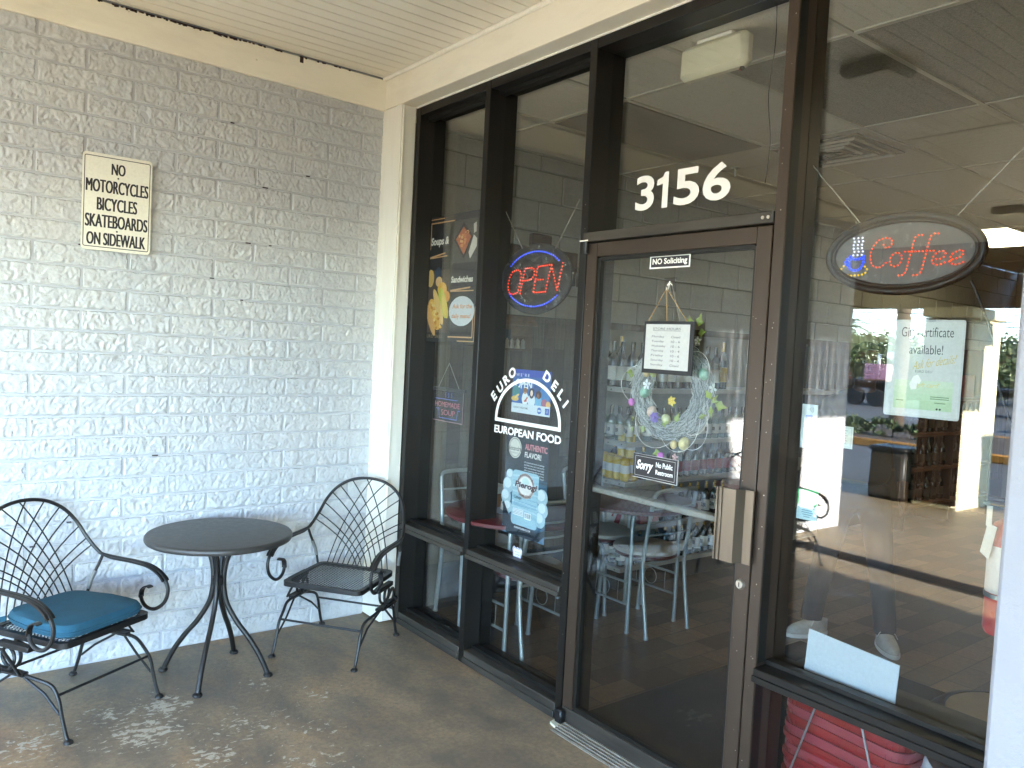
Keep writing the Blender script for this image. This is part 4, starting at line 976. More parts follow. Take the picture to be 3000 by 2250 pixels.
a.text('ALEXANDRAPIEROGI.COM', .30, .905, .68, .925, 'dfe4e6', .015, l=8)
a.done('food_poster', 'dark blue dumpling poster with a pale package taped below the arch decal', 'poster')
P = [(1.186, .652), (1.196, .668), (1.215, .660), (1.2255, .668), (1.236, .660), (1.252, .668), (1.262, .652), (1.256, .625), (1.25, .604), (1.224, .588), (1.199, .604), (1.192, .625)]
t = thing('shield_sticker', 'small white shield alarm sticker at the bottom of the window', 'sticker', (GX, -1.22, .59))
MB().prism(P[::-1], PX(GX - .0005), 0, .0006).build('badge', flat('e4e4ee'), t)
a = Art(PX(GX - .0013), 1.186, 1.262, .588, .668, .0, None); a.line([((u - 1.186) / .076 * .86 + .07, (.668 - v) / .08 * .86 + .07) for u, v in P + P[:1]], .035, '6b70b8')
for k, s_ in enumerate(('AFFORDABLE', 'ALARM', 'SYSTEMS')): a.text(s_, .24, .28 + k * .15, .76, .37 + k * .15, '8086c0', .01)
a.done('print', '', '', parent=t)
# door stickers and signs
DG = .0192
a = Art(PX(DG), 2.061, 2.264, 1.992, 2.043, .0005, 'efeee8'); a.rect(.03, .11, .97, .89, '26222a').text('NO Soliciting', .07, .22, .93, .80, 'efeee8', .03); a.done('door_sticker', 'black and white no soliciting sticker at the top of the door glass', 'sticker')
t = thing('suction_hook', 'clear adhesive hook plate on the door glass holding the twine', 'hook', (DG, -2.172, 1.9))
MB().box((DG - .001, -2.203, 1.90), (DG - .0001, -2.142, 1.955), bev=.0005).build('plate', 'acrylic', t)
mb = MB().tube(spline([(DG - .003, -2.172, 1.94), (DG - .006, -2.172, 1.925), (DG - .012, -2.173, 1.905), (DG - .02, -2.174, 1.905), (DG - .022, -2.174, 1.915)], 5), .0025, 6); mb.tube([(DG - .003, -2.160, 1.925), (DG - .003, -2.172, 1.935), (DG - .003, -2.185, 1.925)], .0025, 6); mb.build('hook', 'white_vinyl', t)
t = thing('hours_board', 'white store hours sheet on a black board hung by twine', 'board', (DG - .05, -2.175, 1.585))
HX = -.012
MB().box((HX, -2.328, 1.580), (HX + .006, -2.078, 1.784), bev=.001).build('board', 'black', t)
a = Art(PX(HX - .0002), 2.090, 2.309, 1.597, 1.772, .0005, 'bdbdb9')
a.text('STORE HOURS', .17, .075, .80, .125, '33333c', -.002, .05).rect(.17, .14, .80, .147, '33333c')
for k, (d, hh) in enumerate((('Monday', 'Closed'), ('Tuesday', '10 - 6'), ('Wednesday', '10 - 6'), ('Thursday', '10 - 4'), ('Friday', '10 - 6'), ('Saturday', '10 - 4'), ('Sunday', 'Closed'))):
    y = .25 + k * .104; a.text(d, .15, y, .44 if len(d) < 9 else .48, y + .058, '3e3e48', -.001, .06).text(hh, .60, y, .80, y + .052, '3e3e48', -.001, .06)
a.done('hours_sheet', '', '', parent=t)
mb = MB().tube([(HX + .002, -2.098, 1.783), (DG - .020, -2.173, 1.912), (HX + .002, -2.292, 1.783)], .0022, 5).tube([(DG - .020, -2.174, 1.91), (DG - .024, -2.182, 1.86), (HX + .002, -2.192, 1.784)], .0018, 5); mb.ball((DG - .024, -2.183, 1.845), (.004, .004, .009), 8, 6); mb.build('twine', pmat('tan_twine', 'a98a5e', .9), t)
t = thing('restroom_sign', 'black sorry no public restroom sign on the door glass', 'sign', (DG, -2.15, 1.157))
MB().box((DG - .004, -2.268, 1.157), (DG, -2.037, 1.254), bev=.0008).build('plate', 'white_vinyl', t)
a = Art(PX(DG - .0042), 2.038, 2.267, 1.159, 1.253, .0004, '222024')
a.line([(.05, .09), (.95, .09), (.95, .91), (.05, .91), (.05, .09)], .006, 'b8b6b2').text('Sorry', .08, .24, .47, .76, 'f0efec', .035, .35).text('No Public', .53, .22, .90, .44, 'f0efec', .02).text('Restroom', .53, .54, .91, .74, 'f0efec', .02)
a.done('face', '', '', parent=t)
# right window: gift poster, card strip, notes
a = Art(PX(GX + .010), 3.000, 3.226, 1.504, 1.801, .001, 'c4cbcb', .008)
a.rect(.025, .02, .975, .975, 'ccd3d2').text('Gift certificate', .18, .075, .86, .175, '44484e', -.002).text('available!', .30, .255, .74, .35, '44484e', -.002)
a.text('Ask for details!', .36, .385, .92, .47, 'c9b45e', -.004, .4, tilt=-.09).text('EURO DELI', .40, .515, .62, .54, '62666a', .005, space=1.2)
for k in range(22): a.rect(.13, .62 + k * .0135, .90, .634 + k * .0135, ['c9dcc6', 'c2d8bd', 'bcd5b6', 'b4d0ad'][min(3, k // 5)], 1)
a.text('gift card', .42, .64, .72, .70, 'd8c878', 0, .4)
a.poly([(.38, .58), (.44, .56), (.49, .62), (.46, .66), (.44, .64), (.43, .71), (.36, .72), (.33, .66)], 'f2f2ee', 3)
a.rect(.62, .775, .86, .783, '6b8a66', 3).rect(.62, .795, .86, .803, '6b8a66', 3).rect(.68, .835, .82, .843, '6b8a66', 3).rect(.17, .83, .27, .838, '6b8a66', 3)
a.ell(.715, .90, .014, .010, '2d3a2c', 3).ell(.755, .90, .014, .010, '2d3a2c', 3)
a.done('gift_poster', 'laminated gift certificate poster with pale green foot in the right window', 'poster')
Tp = MB().box((GX + .0085, -3.14, 1.795), (GX + .0095, -3.07, 1.813)).box((GX + .0085, -3.13, 1.492), (GX + .0095, -3.07, 1.506)); single('tape_piece', Tp, 'acrylic', 'clear tape strips holding the gift certificate poster', 'tape')
a = Art(PX(GX + .008), 2.720, 2.778, 1.362, 1.512, .0006, 'c3d2d4')
for k in range(4): a.ring(.42 + k * .045, .115, .035 + k * .055, .022 + k * .022, .022, '2c2f34', 2, 8, -50, 50)
a.rect(.25, .24, .72, .40, '5f83d0').rect(.42, .30, .60, .36, 'aebfe6', 2).rect(.22, .46, .50, .62, 'd84a3a').rect(.5, .46, .75, .62, 'e07a4a').rect(.20, .65, .76, .67, '4a4f9a').text('VISA', .27, .70, .66, .77, '50558c', .01, .2).rect(.2, .79, .74, .805, 'd09a8a').text('DISCOVER', .2, .87, .68, .90, 'a08a8a', 0).poly([(.25, .96), (.7, .92), (.7, .97)], 'd86a5a')
a.done('card_sticker', 'tall pale payment cards sticker strip at the left of the right window', 'sticker')
a = Art(PX(GX + .008), 2.793, 2.908, 1.380, 1.452, .0006, 'cfdad4')
a.line([(.05, .07), (.95, .07), (.95, .93), (.05, .93), (.05, .07)], .008, '8f9c98')
for k in range(6): a.rect(.16 + .03 * (k % 3), .18 + k * .115, .84 - .04 * (k % 2), .215 + k * .115, 'a0aaa6')
a.done('paper_note', 'small white printed notice taped beside the payment sticker', 'notice')
a = Art(PX(GX + .008), 2.725, 2.802, 1.118, 1.222, .0006, 'b7d4da'); a.rect(0, 0, 1, .52, '5cc27c').rect(0, 0, .13, .52, '46b069').line([(.42, .46), (.44, .12), (.52, .30)], .03, 'a5dfb2', 2)
for k, (x0, x1) in enumerate(((.08, .92), (.25, .75), (.25, .8), (.3, .75), (.35, .65))): a.rect(x0, .60 + k * .07, x1, .625 + k * .07, '6f8f9c', 2)
a.done('green_sticker', 'green and white check sticker low in the right window', 'sticker')
mb = MB().box((.125, -3.095, .602), (.129, -2.782, .742)); mb.v = [(x + (z - .60) * .10, y, z - (.02 * (-(y) - 2.78) / .31 if z > .7 else 0)) for x, y, z in mb.v]
single('white_board', mb, flat('b4bfc6'), 'blank white sheet leaning on the sill inside the right window', 'sheet')
# ------------------------------------------------------------------ spring wreath inside the door glass
WX, WY, WZ, WR = .078, -2.160, 1.512, .158
t = thing('door_wreath', 'pale grey twig wreath with eggs, ivy and flowers hanging inside the door', 'wreath', (WX, WY, WZ - .2))
def wp(a_, r_, d=0): return Vector((WX + d, WY - r_ * cos(a_), WZ + r_ * sin(a_)))       # angle measured as seen from outside
rw = random.Random(4)
mb = MB()
for i in range(3000):
    a0 = rw.uniform(0, 2 * pi); L = rw.uniform(.25, .75); rb = rw.uniform(-.036, .036); rd = rw.uniform(-.03, .03); r1 = rb + rw.uniform(-.014, .014); r2 = rb + rw.uniform(-.014, .014)
    if sqrt(rb * rb + rd * rd) > .037: continue
    pts = [wp(a0 + L * k / 5, WR + rb + (r1 - rb) * sin(k * .8) + (r2 - rb) * k / 5, rd + .006 * sin(k + i)) for k in range(6)]
    mb.tube(pts, rw.uniform(.0010, .0018), 4, mi=i % 3)
mb.build('vine_ring', [pmat('whitewashed_twig', 'aeb2b1', .8), pmat('grey_twig', '7c807f', .85), pmat('pale_twig', 'c6c9c7', .8)], t)
mb = MB()
for a0, L, amp in ((3.7, 1.3, .05), (4.6, 1.2, .06), (5.3, .9, .05), (2.6, .9, .05), (.2, .8, .05), (5.0, 1.0, .085)):
    mb.tube(spline([wp(a0 + L * k / 6, WR + .03 + amp * sin(pi * k / 6), -.02 - .02 * sin(pi * k / 6)) for k in range(7)], 4), .0012, 5)
mb.build('loose_vine', 'white_vinyl', t)
def P2(px, py, d=-.03):     # position on the drawing of the wreath -> world
    return Vector((WX + d, WY - (px - 760) / 1010 * .52 * .93, WZ - (py - 620) / 1010 * .335 / .62 * .93))
eg = [(545, 485, .022, 'c9b684'), (540, 640, .03, '86b09c'), (625, 795, .027, 'cdb6a4'), (785, 840, .025, 'c3c392'), (1140, 465, .028, '8fb39e'), (985, 1010, .03, 'c9bd88'), (880, 1030, .02, 'd9c38a'), (620, 490, .017, 'b5bd72')]
for i, (x, y, r_, c_) in enumerate(eg):
    MB().ball(P2(x, y, -.035), (r_ * .7, r_ * .72, r_ * .88), 14, 10, mat=Matrix.Rotation(rw.uniform(-.6, .6), 4, 'X')).build('egg', pmat('speckled_egg_' + c_, c_, .6, 0, .22, 90), t)
def petals(c, r_, n_, cl, nm):
    mb = MB()
    for k in range(n_):
        A = 2 * pi * k / n_ + .3; d = Vector((0, cos(A), sin(A))); q = Vector((0, -sin(A), cos(A)))
        mb.add([c, c + d * r_ * .6 + q * r_ * .3 + Vector((-.008, 0, 0)), c + d * r_ + Vector((-.004, 0, 0)), c + d * r_ * .6 - q * r_ * .3 + Vector((-.008, 0, 0))], [(0, 1, 2, 3)])
    mb.ball(c + Vector((-.006, 0, 0)), r_ * .18, 8, 6); mb.build(nm, cl, t)
petals(P2(860, 690, -.045), .022, 6, flat('e3c93e'), 'flower'); petals(P2(695, 835, -.05), .026, 7, flat('6f5fa0'), 'flower'); petals(P2(920, 1125, -.04), .017, 5, flat('e2b6b0'), 'flower')
petals(P2(590, 580, -.05), .024, 5, flat('cfd8de'), 'flower'); petals(P2(1235, 565, -.03), .02, 4, flat('cfd8d4'), 'flower'); petals(P2(1060, 215, -.03), .018, 5, flat('d6cfc2'), 'flower')
for x, y in ((770, 1135), (410, 735)): MB().ball(P2(x, y, -.045), (.012, .015, .017), 12, 8).build('tulip_bud', flat('b45ab0'), t)
MB().tube([P2(860, 690, -.04), P2(880, 780, -.03), P2(830, 860, -.02)], .0013, 5).build('stem', 'leaf', t)
def leafs(L):
    mb = MB()
    for x, y, r_, ang in L:
        c = P2(x, y, -.04 + rw.uniform(-.01, .01)); d = Vector((rw.uniform(-.3, .3), -cos(R(ang)), sin(R(ang)))).normalized(); q = Vector((rw.uniform(-.4, .4), sin(R(ang)), cos(R(ang)))).normalized()
        mb.add([c - d * r_, c - d * r_ * .2 + q * r_ * .75, c + q * r_ * .3 + d * r_ * .2, c + d * r_ * 1.1, c - q * r_ * .3 + d * r_ * .2, c - d * r_ * .2 - q * r_ * .75, c - d * r_ * .3 + Vector((-.006, 0, 0))], [(0, 1, 6), (1, 2, 6), (2, 3, 6), (3, 4, 6), (4, 5, 6), (5, 0, 6)])
    mb.build('ivy_leaf', 'leaf', t)
leafs([(985, 60, .02, 100), (1005, 90, .016, 60), (1085, 55, .028, 70), (1090, 150, .026, 10), (1060, 220, .016, -60)])
leafs([(1210, 610, .022, 120), (1260, 640, .02, 60), (1330, 690, .028, -10), (1250, 745, .024, -80), (1155, 780, .02, 20), (1300, 660, .014, 10)])
leafs([(330, 490, .018, 190), (400, 510, .014, 100), (625, 470, .018, 80), (790, 870, .024, 20), (900, 815, .022, 70), (700, 1120, .022, 200), (700, 1170, .018, 260), (415, 870, .012, 250), (420, 960, .012, 270), (530, 950, .02, 250)])
MB().tube([wp(1.2, WR), (WX - .02, WY - .03, WZ + .30), (.03, -2.172, 1.93)], .0015, 5).build('hanging_loop', 'wire', t)

# ================================================================== INSIDE THE SHOP
def tube_leg(pts, mb=None, r_=.0125): return (mb or MB()).tube(spline(pts, 5), r_, 10)
def dining_table(label):
    t = thing('dining_table', label, 'table', (0, 0, 0), 'red topped cafe tables', world=False); s_ = .21
    MB().lathe([(.0001, .722), (.39, .722), (.40, .728), (.40, .744), (.392, .748), (.0001, .748)], (0, 0, 0), 48).build('table_top', 'table_red', t)
    for x in (-s_, s_):
        for y in (-s_, s_): tube_leg([(x * .8, y * .9, .722), (x * .97, y, .69), (x, y, .62), (x, y, .3), (x, y, .004)]).lathe([(.0001, 0), (.015, 0), (.015, .012), (.0001, .012)], (x, y, 0), 12).build('leg', 'steel', t)
    for x in (-s_, s_):
        mb = MB().tube([(x, -s_, .17), (x, s_, .17)], .008, 8).tube([(x, -s_, .30), (x, s_, .30)], .008, 8)
        mb.tube([(x, .05 * cos(2 * pi * k / 20), .235 + .05 * sin(2 * pi * k / 20)) for k in range(20)], .002, 5, True)
        for y in (-.12, .12): mb.tube([(x, y, .17), (x, y, .30)], .002, 5)
        mb.build('side_rung', 'steel', t)
    return t
def dining_chair(label):
    t = thing('dining_chair', label, 'chair', (0, 0, 0), 'tubular cafe chairs', world=False); s_ = .185
    MB().lathe([(.0001, .435), (.18, .435), (.195, .445), (.19, .458), (.0001, .458)], (0, 0, 0), 32).build('seat_base', 'table_red', t)
    MB().lathe([(.0001, .458), (.185, .458), (.197, .468), (.195, .485), (.175, .497), (.0001, .502)], (0, 0, 0), 32).build('seat_pad', 'pad', t)
    for x in (-s_, s_):
        tube_leg([(x * .75, .03, .445), (x * .95, .12, .44), (x, .165, .40), (x, .185, .25), (x, .20, .004)]).lathe([(.0001, 0), (.016, 0), (.016, .012), (.0001, .012)], (x, .2, 0), 12).build('leg', 'steel', t)
        tube_leg([(x, -.21, .004), (x, -.165, .30), (x, -.155, .45), (x, -.185, .68), (x, -.215, .84)]).lathe([(.0001, 0), (.016, 0), (.016, .012), (.0001, .012)], (x, -.21, 0), 12).build('leg', 'steel', t)
    mb = MB().tube(spline([(-s_, -.215, .84), (-s_ * .8, -.225, .865), (0, -.24, .87), (s_ * .8, -.225, .865), (s_, -.215, .84)], 5), .0125, 10)
    for z in (.60, .68, .76): mb.tube([(-s_, -.158 - (z - .45) * .14, z), (0, -.175 - (z - .45) * .14, z), (s_, -.158 - (z - .45) * .14, z)], .006, 8)
    mb.build('back_rail', 'steel', t)
    mb = MB().tube([(-s_, -.155, .43), (s_, -.155, .43)], .008, 8).tube([(-s_ * .9, .1, .43), (s_ * .9, .1, .43)], .008, 8); mb.build('seat_rail', 'steel', t)
    return t
tA = dining_table('red round cafe table close behind the narrow left windows'); place(tA, .395, -.84, 0)
tB = copy_tree(tA); tB['label'] = 'red round cafe table behind the door glass near the bottle shelves'; place(tB, 1.295, -.86, 0)
cA = dining_chair('tubular cafe chair at the left table with its back to the window side'); place(cA, .38, -.985, 0)
for lb, x, y, an in (('tubular cafe chair behind the door glass, cream seat tucked under the table', 1.295, -.99, 0), ('tubular cafe chair by the plank wall at the left table', .46, -.42, 170), ('tubular cafe chair between the plank wall and the table near the bottles', 1.36, -.56, 185)):
    c_ = copy_tree(cA); c_['label'] = lb; place(c_, x, y, an)
t = thing('napkin_box', 'brown wooden box of white napkins on the left cafe table', 'box', (.36, -.70, .748))
MB().box((.28, -.76, .749), (.40, -.64, .83), bev=.004).build('box', 'cardboard', t); MB().box((.285, -.755, .83), (.395, -.645, .875), bev=.01).build('napkins', flat('c9cfcf'), t)
t = thing('pottery_bowl', 'white patterned pottery dish beside the napkin box', 'dish', (.33, -.86, .748))
MB().lathe([(.0001, .749), (.09, .749), (.10, .758), (.085, .765), (.0001, .766)], (.34, -.86, 0), 24).build('saucer', flat('9aa0ae'), t)
mb = MB().lathe([(.065, .766), (.062, .80), (.045, .835), (.02, .85), (.0001, .852)], (.34, -.86, 0), 24); mb.build('cover', flat('d6d8d8'), t)
mb = MB()
for k in range(8):
    A = 2 * pi * k / 8; c = Vector((.34 + .0575 * cos(A), -.86 + .0575 * sin(A), .805)); q = Vector((-sin(A), cos(A), 0)); o = Vector((cos(A), sin(A), .3)).normalized() * .003
    mb.add([c + o + q * .014, c + o + Vector((0, 0, .018)) - Vector((cos(A), sin(A), 0)) * .006, c + o - q * .014, c + o - Vector((0, 0, .018)) + Vector((cos(A), sin(A), 0)) * .003], [(0, 1, 2, 3)])
mb.build('pattern', flat('2c3550'), t)
single('entrance_mat', MB().box((.14, -3.3, .001), (1.9, -1.70, .010), bev=.004), 'mat_rubber', 'charcoal ribbed entrance mat just inside the glass door', 'mat')
# things on the plank wall
t = thing('wall_plaque', 'dark wooden block plaque on the wall behind the round sign', 'plaque', (1.1, -.08, 2.2))
MB().box((.82, -.10, 2.20), (1.42, -.0625, 2.33), bev=.005).build('board', 'wood_dark', t); MB().box((1.0, -.105, 2.33), (1.17, -.0625, 2.42), bev=.005).build('top_block', 'wood_dark', t)
mb = MB()
for x in (1.36, 1.44): mb.box((x, -.10, 2.1), (x + .05, -.0625, 2.2), bev=.004)
mb.build('hook_block', 'wood_dark', t)
t = thing('wall_diorama', 'small wooden hut relief picture on the plank wall', 'picture', (.88, -.09, 1.64))
MB().box((.66, -.085, 1.63), (1.05, -.0725, 1.83), bev=.002).build('panel', pmat('hut_wood', '5a4634', .7, 0, .3, 20), t)
mb = MB().prism([(.64, 1.80), (1.08, 1.80), (1.04, 1.86), (.69, 1.86)], PY(-.085), 0, .03)
mb.build('roof', pmat('hut_roof', '6b5038', .7, 0, .3, 30), t)
mb = MB()
for x0, x1, z0, z1 in ((.70, .76, 1.73, 1.78), (.80, .87, 1.70, 1.77)): mb.box((x0, -.088, z0), (x1, -.085, z1))
mb.build('window', flat('20262e'), t)
mb = MB()
for i in range(7): mb.lathe([(.0001, 0), (.018, 0), (.012, .03), (.014, .05), (.0001, .07)], (.70 + i * .045, -.093, 1.645), 8, mi=i % 2)
mb.build('figure', [flat('8b857a'), flat('b3aa98')], t)
# shelving with bottles and cans
SH = [.16, .44, .76, 1.035, 1.41]; SX0, SX1 = 1.63, 4.4; SY0, SY1 = -.47, -.08
t = thing('bottle_shelving', 'white metal store shelving stocked with bottles and cans along the left wall', 'shelving', (3, -.28, 0))
for z in SH:
    mb = MB().box((SX0, SY0, z - .032), (SX1, SY1, z), bev=.003)
    for k in range(3): mb.lathe([(.0001, 0), (.005, .0), (.005, .002)], (SX0 - .001, SY0 + .05 + .13 * k, z - .016), 8, 1, Matrix.Rotation(-pi / 2, 4, 'Y'))
    mb.build('shelf', [pmat('shelf_white', 'aaa79e', .5), 'black'], t)
mb = MB().box((SX0 + .02, SY1, 0), (SX1, SY1 + .006, 1.82)); mb.build('back_panel', pmat('pegboard', '8d8b84', .7), t)
MB().box((SX0, SY1 - .02, 0), (SX0 + .03, SY1, 1.8)).box((SX1 - .03, SY1 - .02, 0), (SX1, SY1, 1.8)).build('upright', 'lens', t)
MB().box((SX0 + .01, SY0 + .03, 0), (SX1, SY1, .125)).build('plinth', 'black', t)
DG_ = pmat('dark_green_bottle', '14201a', .12, 0, .1, 9, spec=.8); BR = pmat('brown_bottle', '2a160c', .12, 0, .1, 9, spec=.8); BK = pmat('dark_wine_glass', '101012', .12, 0, .1, 9, spec=.8); GD = pmat('gold_foil', 'b08a3c', .3, .8)
LW = flat('c9c6bc'); LR = flat('8e2430'); LB = flat('2d4a86'); LY = flat('c9a52c')
def bottle(name, label, h, r, glass, foil, lab, group, text=None):
    t = thing(name, label, 'bottle', (0, 0, 0), group, world=False)
    MB().lathe([(.0001, 0), (r, .003), (r, h * .58), (r * .9, h * .66), (r * .36, h * .76), (r * .34, h * .99), (.0001, h)], (0, 0, 0), 12).build('glass', glass, t)
    MB().lathe([(r * .38, h * .80), (r * .38, h * 1.002), (.0001, h * 1.004)], (0, 0, 0), 10).build('cap', foil, t)
    lb = MB().lathe([(r * 1.01, h * .16), (r * 1.015, h * .165), (r * 1.015, h * .46), (r * 1.01, h * .465)], (0, 0, 0), 12).build('label', lab, t)
    if text:
        vs, fs, _ = glyphs(text, .03); mb = MB(); wd = min(1.3, .34 * len(text))
        mb.add([(r * 1.03 * -cos((x - .5) * wd), -r * 1.03 * sin((x - .5) * wd), h * (.25 + .12 * y)) for x, y in vs], fs); mb.build('lettering', flat('16181c'), lb)
    return t
def can(name, label, mt, group):
    t = thing(name, label, 'can', (0, 0, 0), group, world=False)
    MB().lathe([(.0001, 0), (.025, 0), (.033, .008), (.033, .15), (.027, .163), (.0001, .16)], (0, 0, 0), 14).build('body', mt, t)
    MB().lathe([(.0335, .055), (.0337, .056), (.0337, .11), (.0335, .111)], (0, 0, 0), 14).build('label', LW, t)
    return t
def rows(proto, spots):
    for i, (x, y, z) in enumerate(spots):
        o = proto if i == 0 else copy_tree(proto); o.location = (x, y, z); o.rotation_euler = (0, 0, rb.uniform(-.25, .25))
rb = random.Random(9)
def edge(n, z, x0=SX0 + .06, y0=SY0 + .05, dy=.09, dx=.0, jit=.006): return [(x0 + dx * k + rb.uniform(-jit, jit), y0 + dy * k + rb.uniform(-jit, jit), z + .001) for k in range(n)]
rows(bottle('wine_bottle', 'tall dark wine bottle with pale label on the top shelf', .32, .038, BK, BK, LW, 'wine bottles on the top shelf'), edge(4, 1.41) + [(1.80 + .10 * k, -.41 + rb.uniform(-.02, .02), 1.411) for k in range(9)])
rows(bottle('liqueur_bottle', 'tall gold foiled bottle at the end of the top shelf', .36, .036, DG_, GD, LY, 'gold foiled bottles'), [(1.69, -.16, 1.411), (1.80, -.2, 1.411), (2.72, -.40, 1.411)])
rows(bottle('beer_bottle', 'clear small bottle with white lettered band on the second shelf', .235, .03, M['bottle_glass'], BK, LW, 'clear bottles on the second shelf', 'ZUBR'), edge(4, 1.036, dy=.085) + edge(4, 1.036, SX0 + .14, dy=.085) + [(1.88 + .085 * k, -.42, 1.036) for k in range(14)])
rows(bottle('beer_bottle', 'dark green beer bottle with white band on the lower shelf', .26, .032, DG_, GD, LW, 'dark beer bottles on the lower shelves', 'ZUBR'), edge(4, .161, dy=.09) + [(1.78 + .09 * k, -.42, .161) for k in range(13)] + [(2.1 + .10 * k, -.41, .441) for k in range(8)])
rows(bottle('beer_bottle', 'brown beer bottle with red label on the middle shelf', .25, .031, BR, BK, LR, 'brown bottles on the middle shelf'), [(2.15 + .095 * k, -.42, .761) for k in range(10)])
rows(bottle('beer_bottle', 'brown beer bottle with blue label behind the cans', .25, .031, BR, GD, LB, 'brown bottles behind the cans'), edge(4, .761, SX0 + .22, dy=.09))
rows(can('beer_can', 'yellow beer can in the packs on the middle shelf', LY, 'yellow cans on the middle shelf'), edge(5, .761, SX0 + .05, dy=.074) + edge(5, .761, SX0 + .125, dy=.074) + [(1.72, -.42, .925), (1.72, -.34, .925)])
rows(can('beer_can', 'white and gold beer can beside the yellow cans', flat('b8a878'), 'white and gold cans'), [(1.90 + .075 * k, -.42, .761) for k in range(3)])
for k, (x0, y0, dx, dy, dz, z, c_, lb) in enumerate(((1.66, -.45, .12, .17, .12, .441, 'b9b4ac', 'white carton with red print on the lower shelf end'), (1.66, -.26, .12, .16, .11, .441, 'a9a49c', 'plain pale carton on the lower shelf end'), (1.84, -.44, .2, .2, .14, .441, '8c2b2b', 'dark red carton on the lower shelf'), (3.0, -.44, .3, .25, .2, .441, '9a5b50', 'faded red beer carton far along the lower shelf'))):
    t = thing('carton', lb, 'carton', (x0 + dx / 2, y0 + dy / 2, z)); MB().box((x0, y0, z + .001), (x0 + dx, y0 + dy, z + dz), bev=.003).build('box', flat(c_), t)
    if k == 0: MB().prism([(.36, .46), (.41, .46), (.44, .55), (.40, .56)], PX(x0 - .0008), 0, .0006).prism([(.33, .50), (.35, .50), (.36, .55)], PX(x0 - .0008), 0, .0006).build('print', LR, t)
# wooden rack with bottles far inside
t = thing('wooden_rack', 'tall brown wooden rack with bottles deep in the shop', 'rack', (6.6, -.3, 0))
for z in (.25, .62, .98, 1.35): MB().box((5.7, -.48, z - .03), (7.7, -.08, z), bev=.003).build('shelf', 'wood_shelf', t)
for x in (5.7, 6.7, 7.67): MB().box((x, -.47, 0), (x + .03, -.09, 1.9)).build('upright', 'wood_dark', t)
MB().box((5.7, -.075, 0), (7.7, -.0765, 1.9)).build('back_panel', 'wood_dark', t)
rows(bottle('rack_bottle', 'dark bottle on the wooden rack deep in the shop', .3, .04, DG_, BK, flat('4a443a'), 'bottles on the wooden rack'), [(5.85 + .16 * k, -.38, z) for z in (.251, .621, .981) for k in range(11)])
for k, (x, w_, c_) in enumerate(((5.95, .3, '6d5a44'), (6.9, .35, '7a2a26'))): single('carton', MB().box((x, -.42, 1.351), (x + w_, -.12, 1.6), bev=.004), flat(c_), ['brown', 'red'][k] + ' carton on top of the wooden rack deep in the shop', 'carton')
t = thing('shop_counter', 'long pale counter with dark base deep in the shop', 'counter', (7.2, -4.5, 0))
MB().box((6.6, -7.5, 0), (7.3, -2.2, .95)).build('base', 'wood_dark', t); MB().box((6.5, -7.6, .95), (7.4, -2.1, 1.0), bev=.008).build('worktop', 'wall_white', t)
t = thing('display_fridge', 'dark upright display fridge against the far wall', 'fridge', (8.7, -3, 0))
MB().box((8.4, -3.6, 0), (9.18, -2.2, 2.0), bev=.02).build('cabinet', 'black', t); MB().box((8.39, -3.5, .2), (8.399, -2.3, 1.85)).build('door_glass', pmat('fridge_glass', '1c2226', .1), t)
# stack of shopping baskets under the sill
def basket(name, label, m):
    t = thing(name, label, 'basket', (0, 0, 0), 'stacked red shopping baskets', world=False)
    def loop(w_, d, r_, z): return [(cx + r_ * cos(R(a0 + 18 * k)), cy_ + r_ * sin(R(a0 + 18 * k)), z) for cx, cy_, a0 in ((w_ - r_, d - r_, 0), (-w_ + r_, d - r_, 90), (-w_ + r_, -d + r_, 180), (w_ - r_, -d + r_, 270)) for k in range(6)]
    mb = MB(); rings = [loop(.158, .232, .06, .022), loop(.163, .238, .06, .022), loop(.163, .238, .06, .004), loop(.157, .232, .06, .002), loop(.140, .214, .05, -.15), loop(.136, .21, .05, -.15), loop(.153, .227, .06, .0), loop(.155, .229, .06, .020)]
    n = 24; q = [p_ for L in rings for p_ in L]
    mb.add(q, [(i * n + k, i * n + (k + 1) % n, (i + 1) % 8 * n + (k + 1) % n, (i + 1) % 8 * n + k) for i in range(8) for k in range(n)])
    mb.build('shell', m, t)
    mb = MB()
    for k in range(n):
        a_, b_ = Vector(rings[3][k]), Vector(rings[4][k]); mb.tube([a_ * 1.002, b_ * 1.002], .0025, 4)
    mb.build('ribs', m, t); return t
bs = basket('shopping_basket', 'topmost red shopping basket of the stack under the window sill', 'red_plastic')
bs2 = basket('shopping_basket', 'faded red shopping basket, second from the top of the stack', 'red_plastic_faded')
NTH = ['', '', 'third', 'fourth', 'fifth', 'sixth', 'seventh', 'eighth', 'ninth', 'tenth']
for k in range(10):
    o = bs if k == 0 else bs2 if k == 1 else copy_tree(bs if k % 2 == 0 else bs2)
    if k > 1: o['label'] = ('red' if k % 2 == 0 else 'faded red') + ' shopping basket, ' + NTH[k] + ' from the top of the stack'
    o.location = (.385 + rb.uniform(-.004, .004), -2.875 + rb.uniform(-.004, .004),   .425 - .036 * k); o.rotation_euler = (0, 0, R(-4 + rb.uniform(-1, 1)))
for s_, lb, a_, b_ in ((0, 'left thin wire basket handle lying across the stack', (.21, -2.80, .50), (.215, -2.66, .05)), (1, 'right thin wire basket handle hanging over the stack', (.21, -2.95, .46), (.212, -3.06, .10))):
    single('wire_handle', MB().tube([a_, b_], .004, 8), 'steel', lb, 'handle', 'wire basket handles')
t = thing('round_bin', 'round bin with black bag rim and tan lid inside the right window', 'bin', (.42, -3.34, 0)); bc = (.42, -3.34, 0)
MB().lathe([(.0001, .012), (.232, .012), (.240, .44)], bc, 48).build('body', 'alu', t)
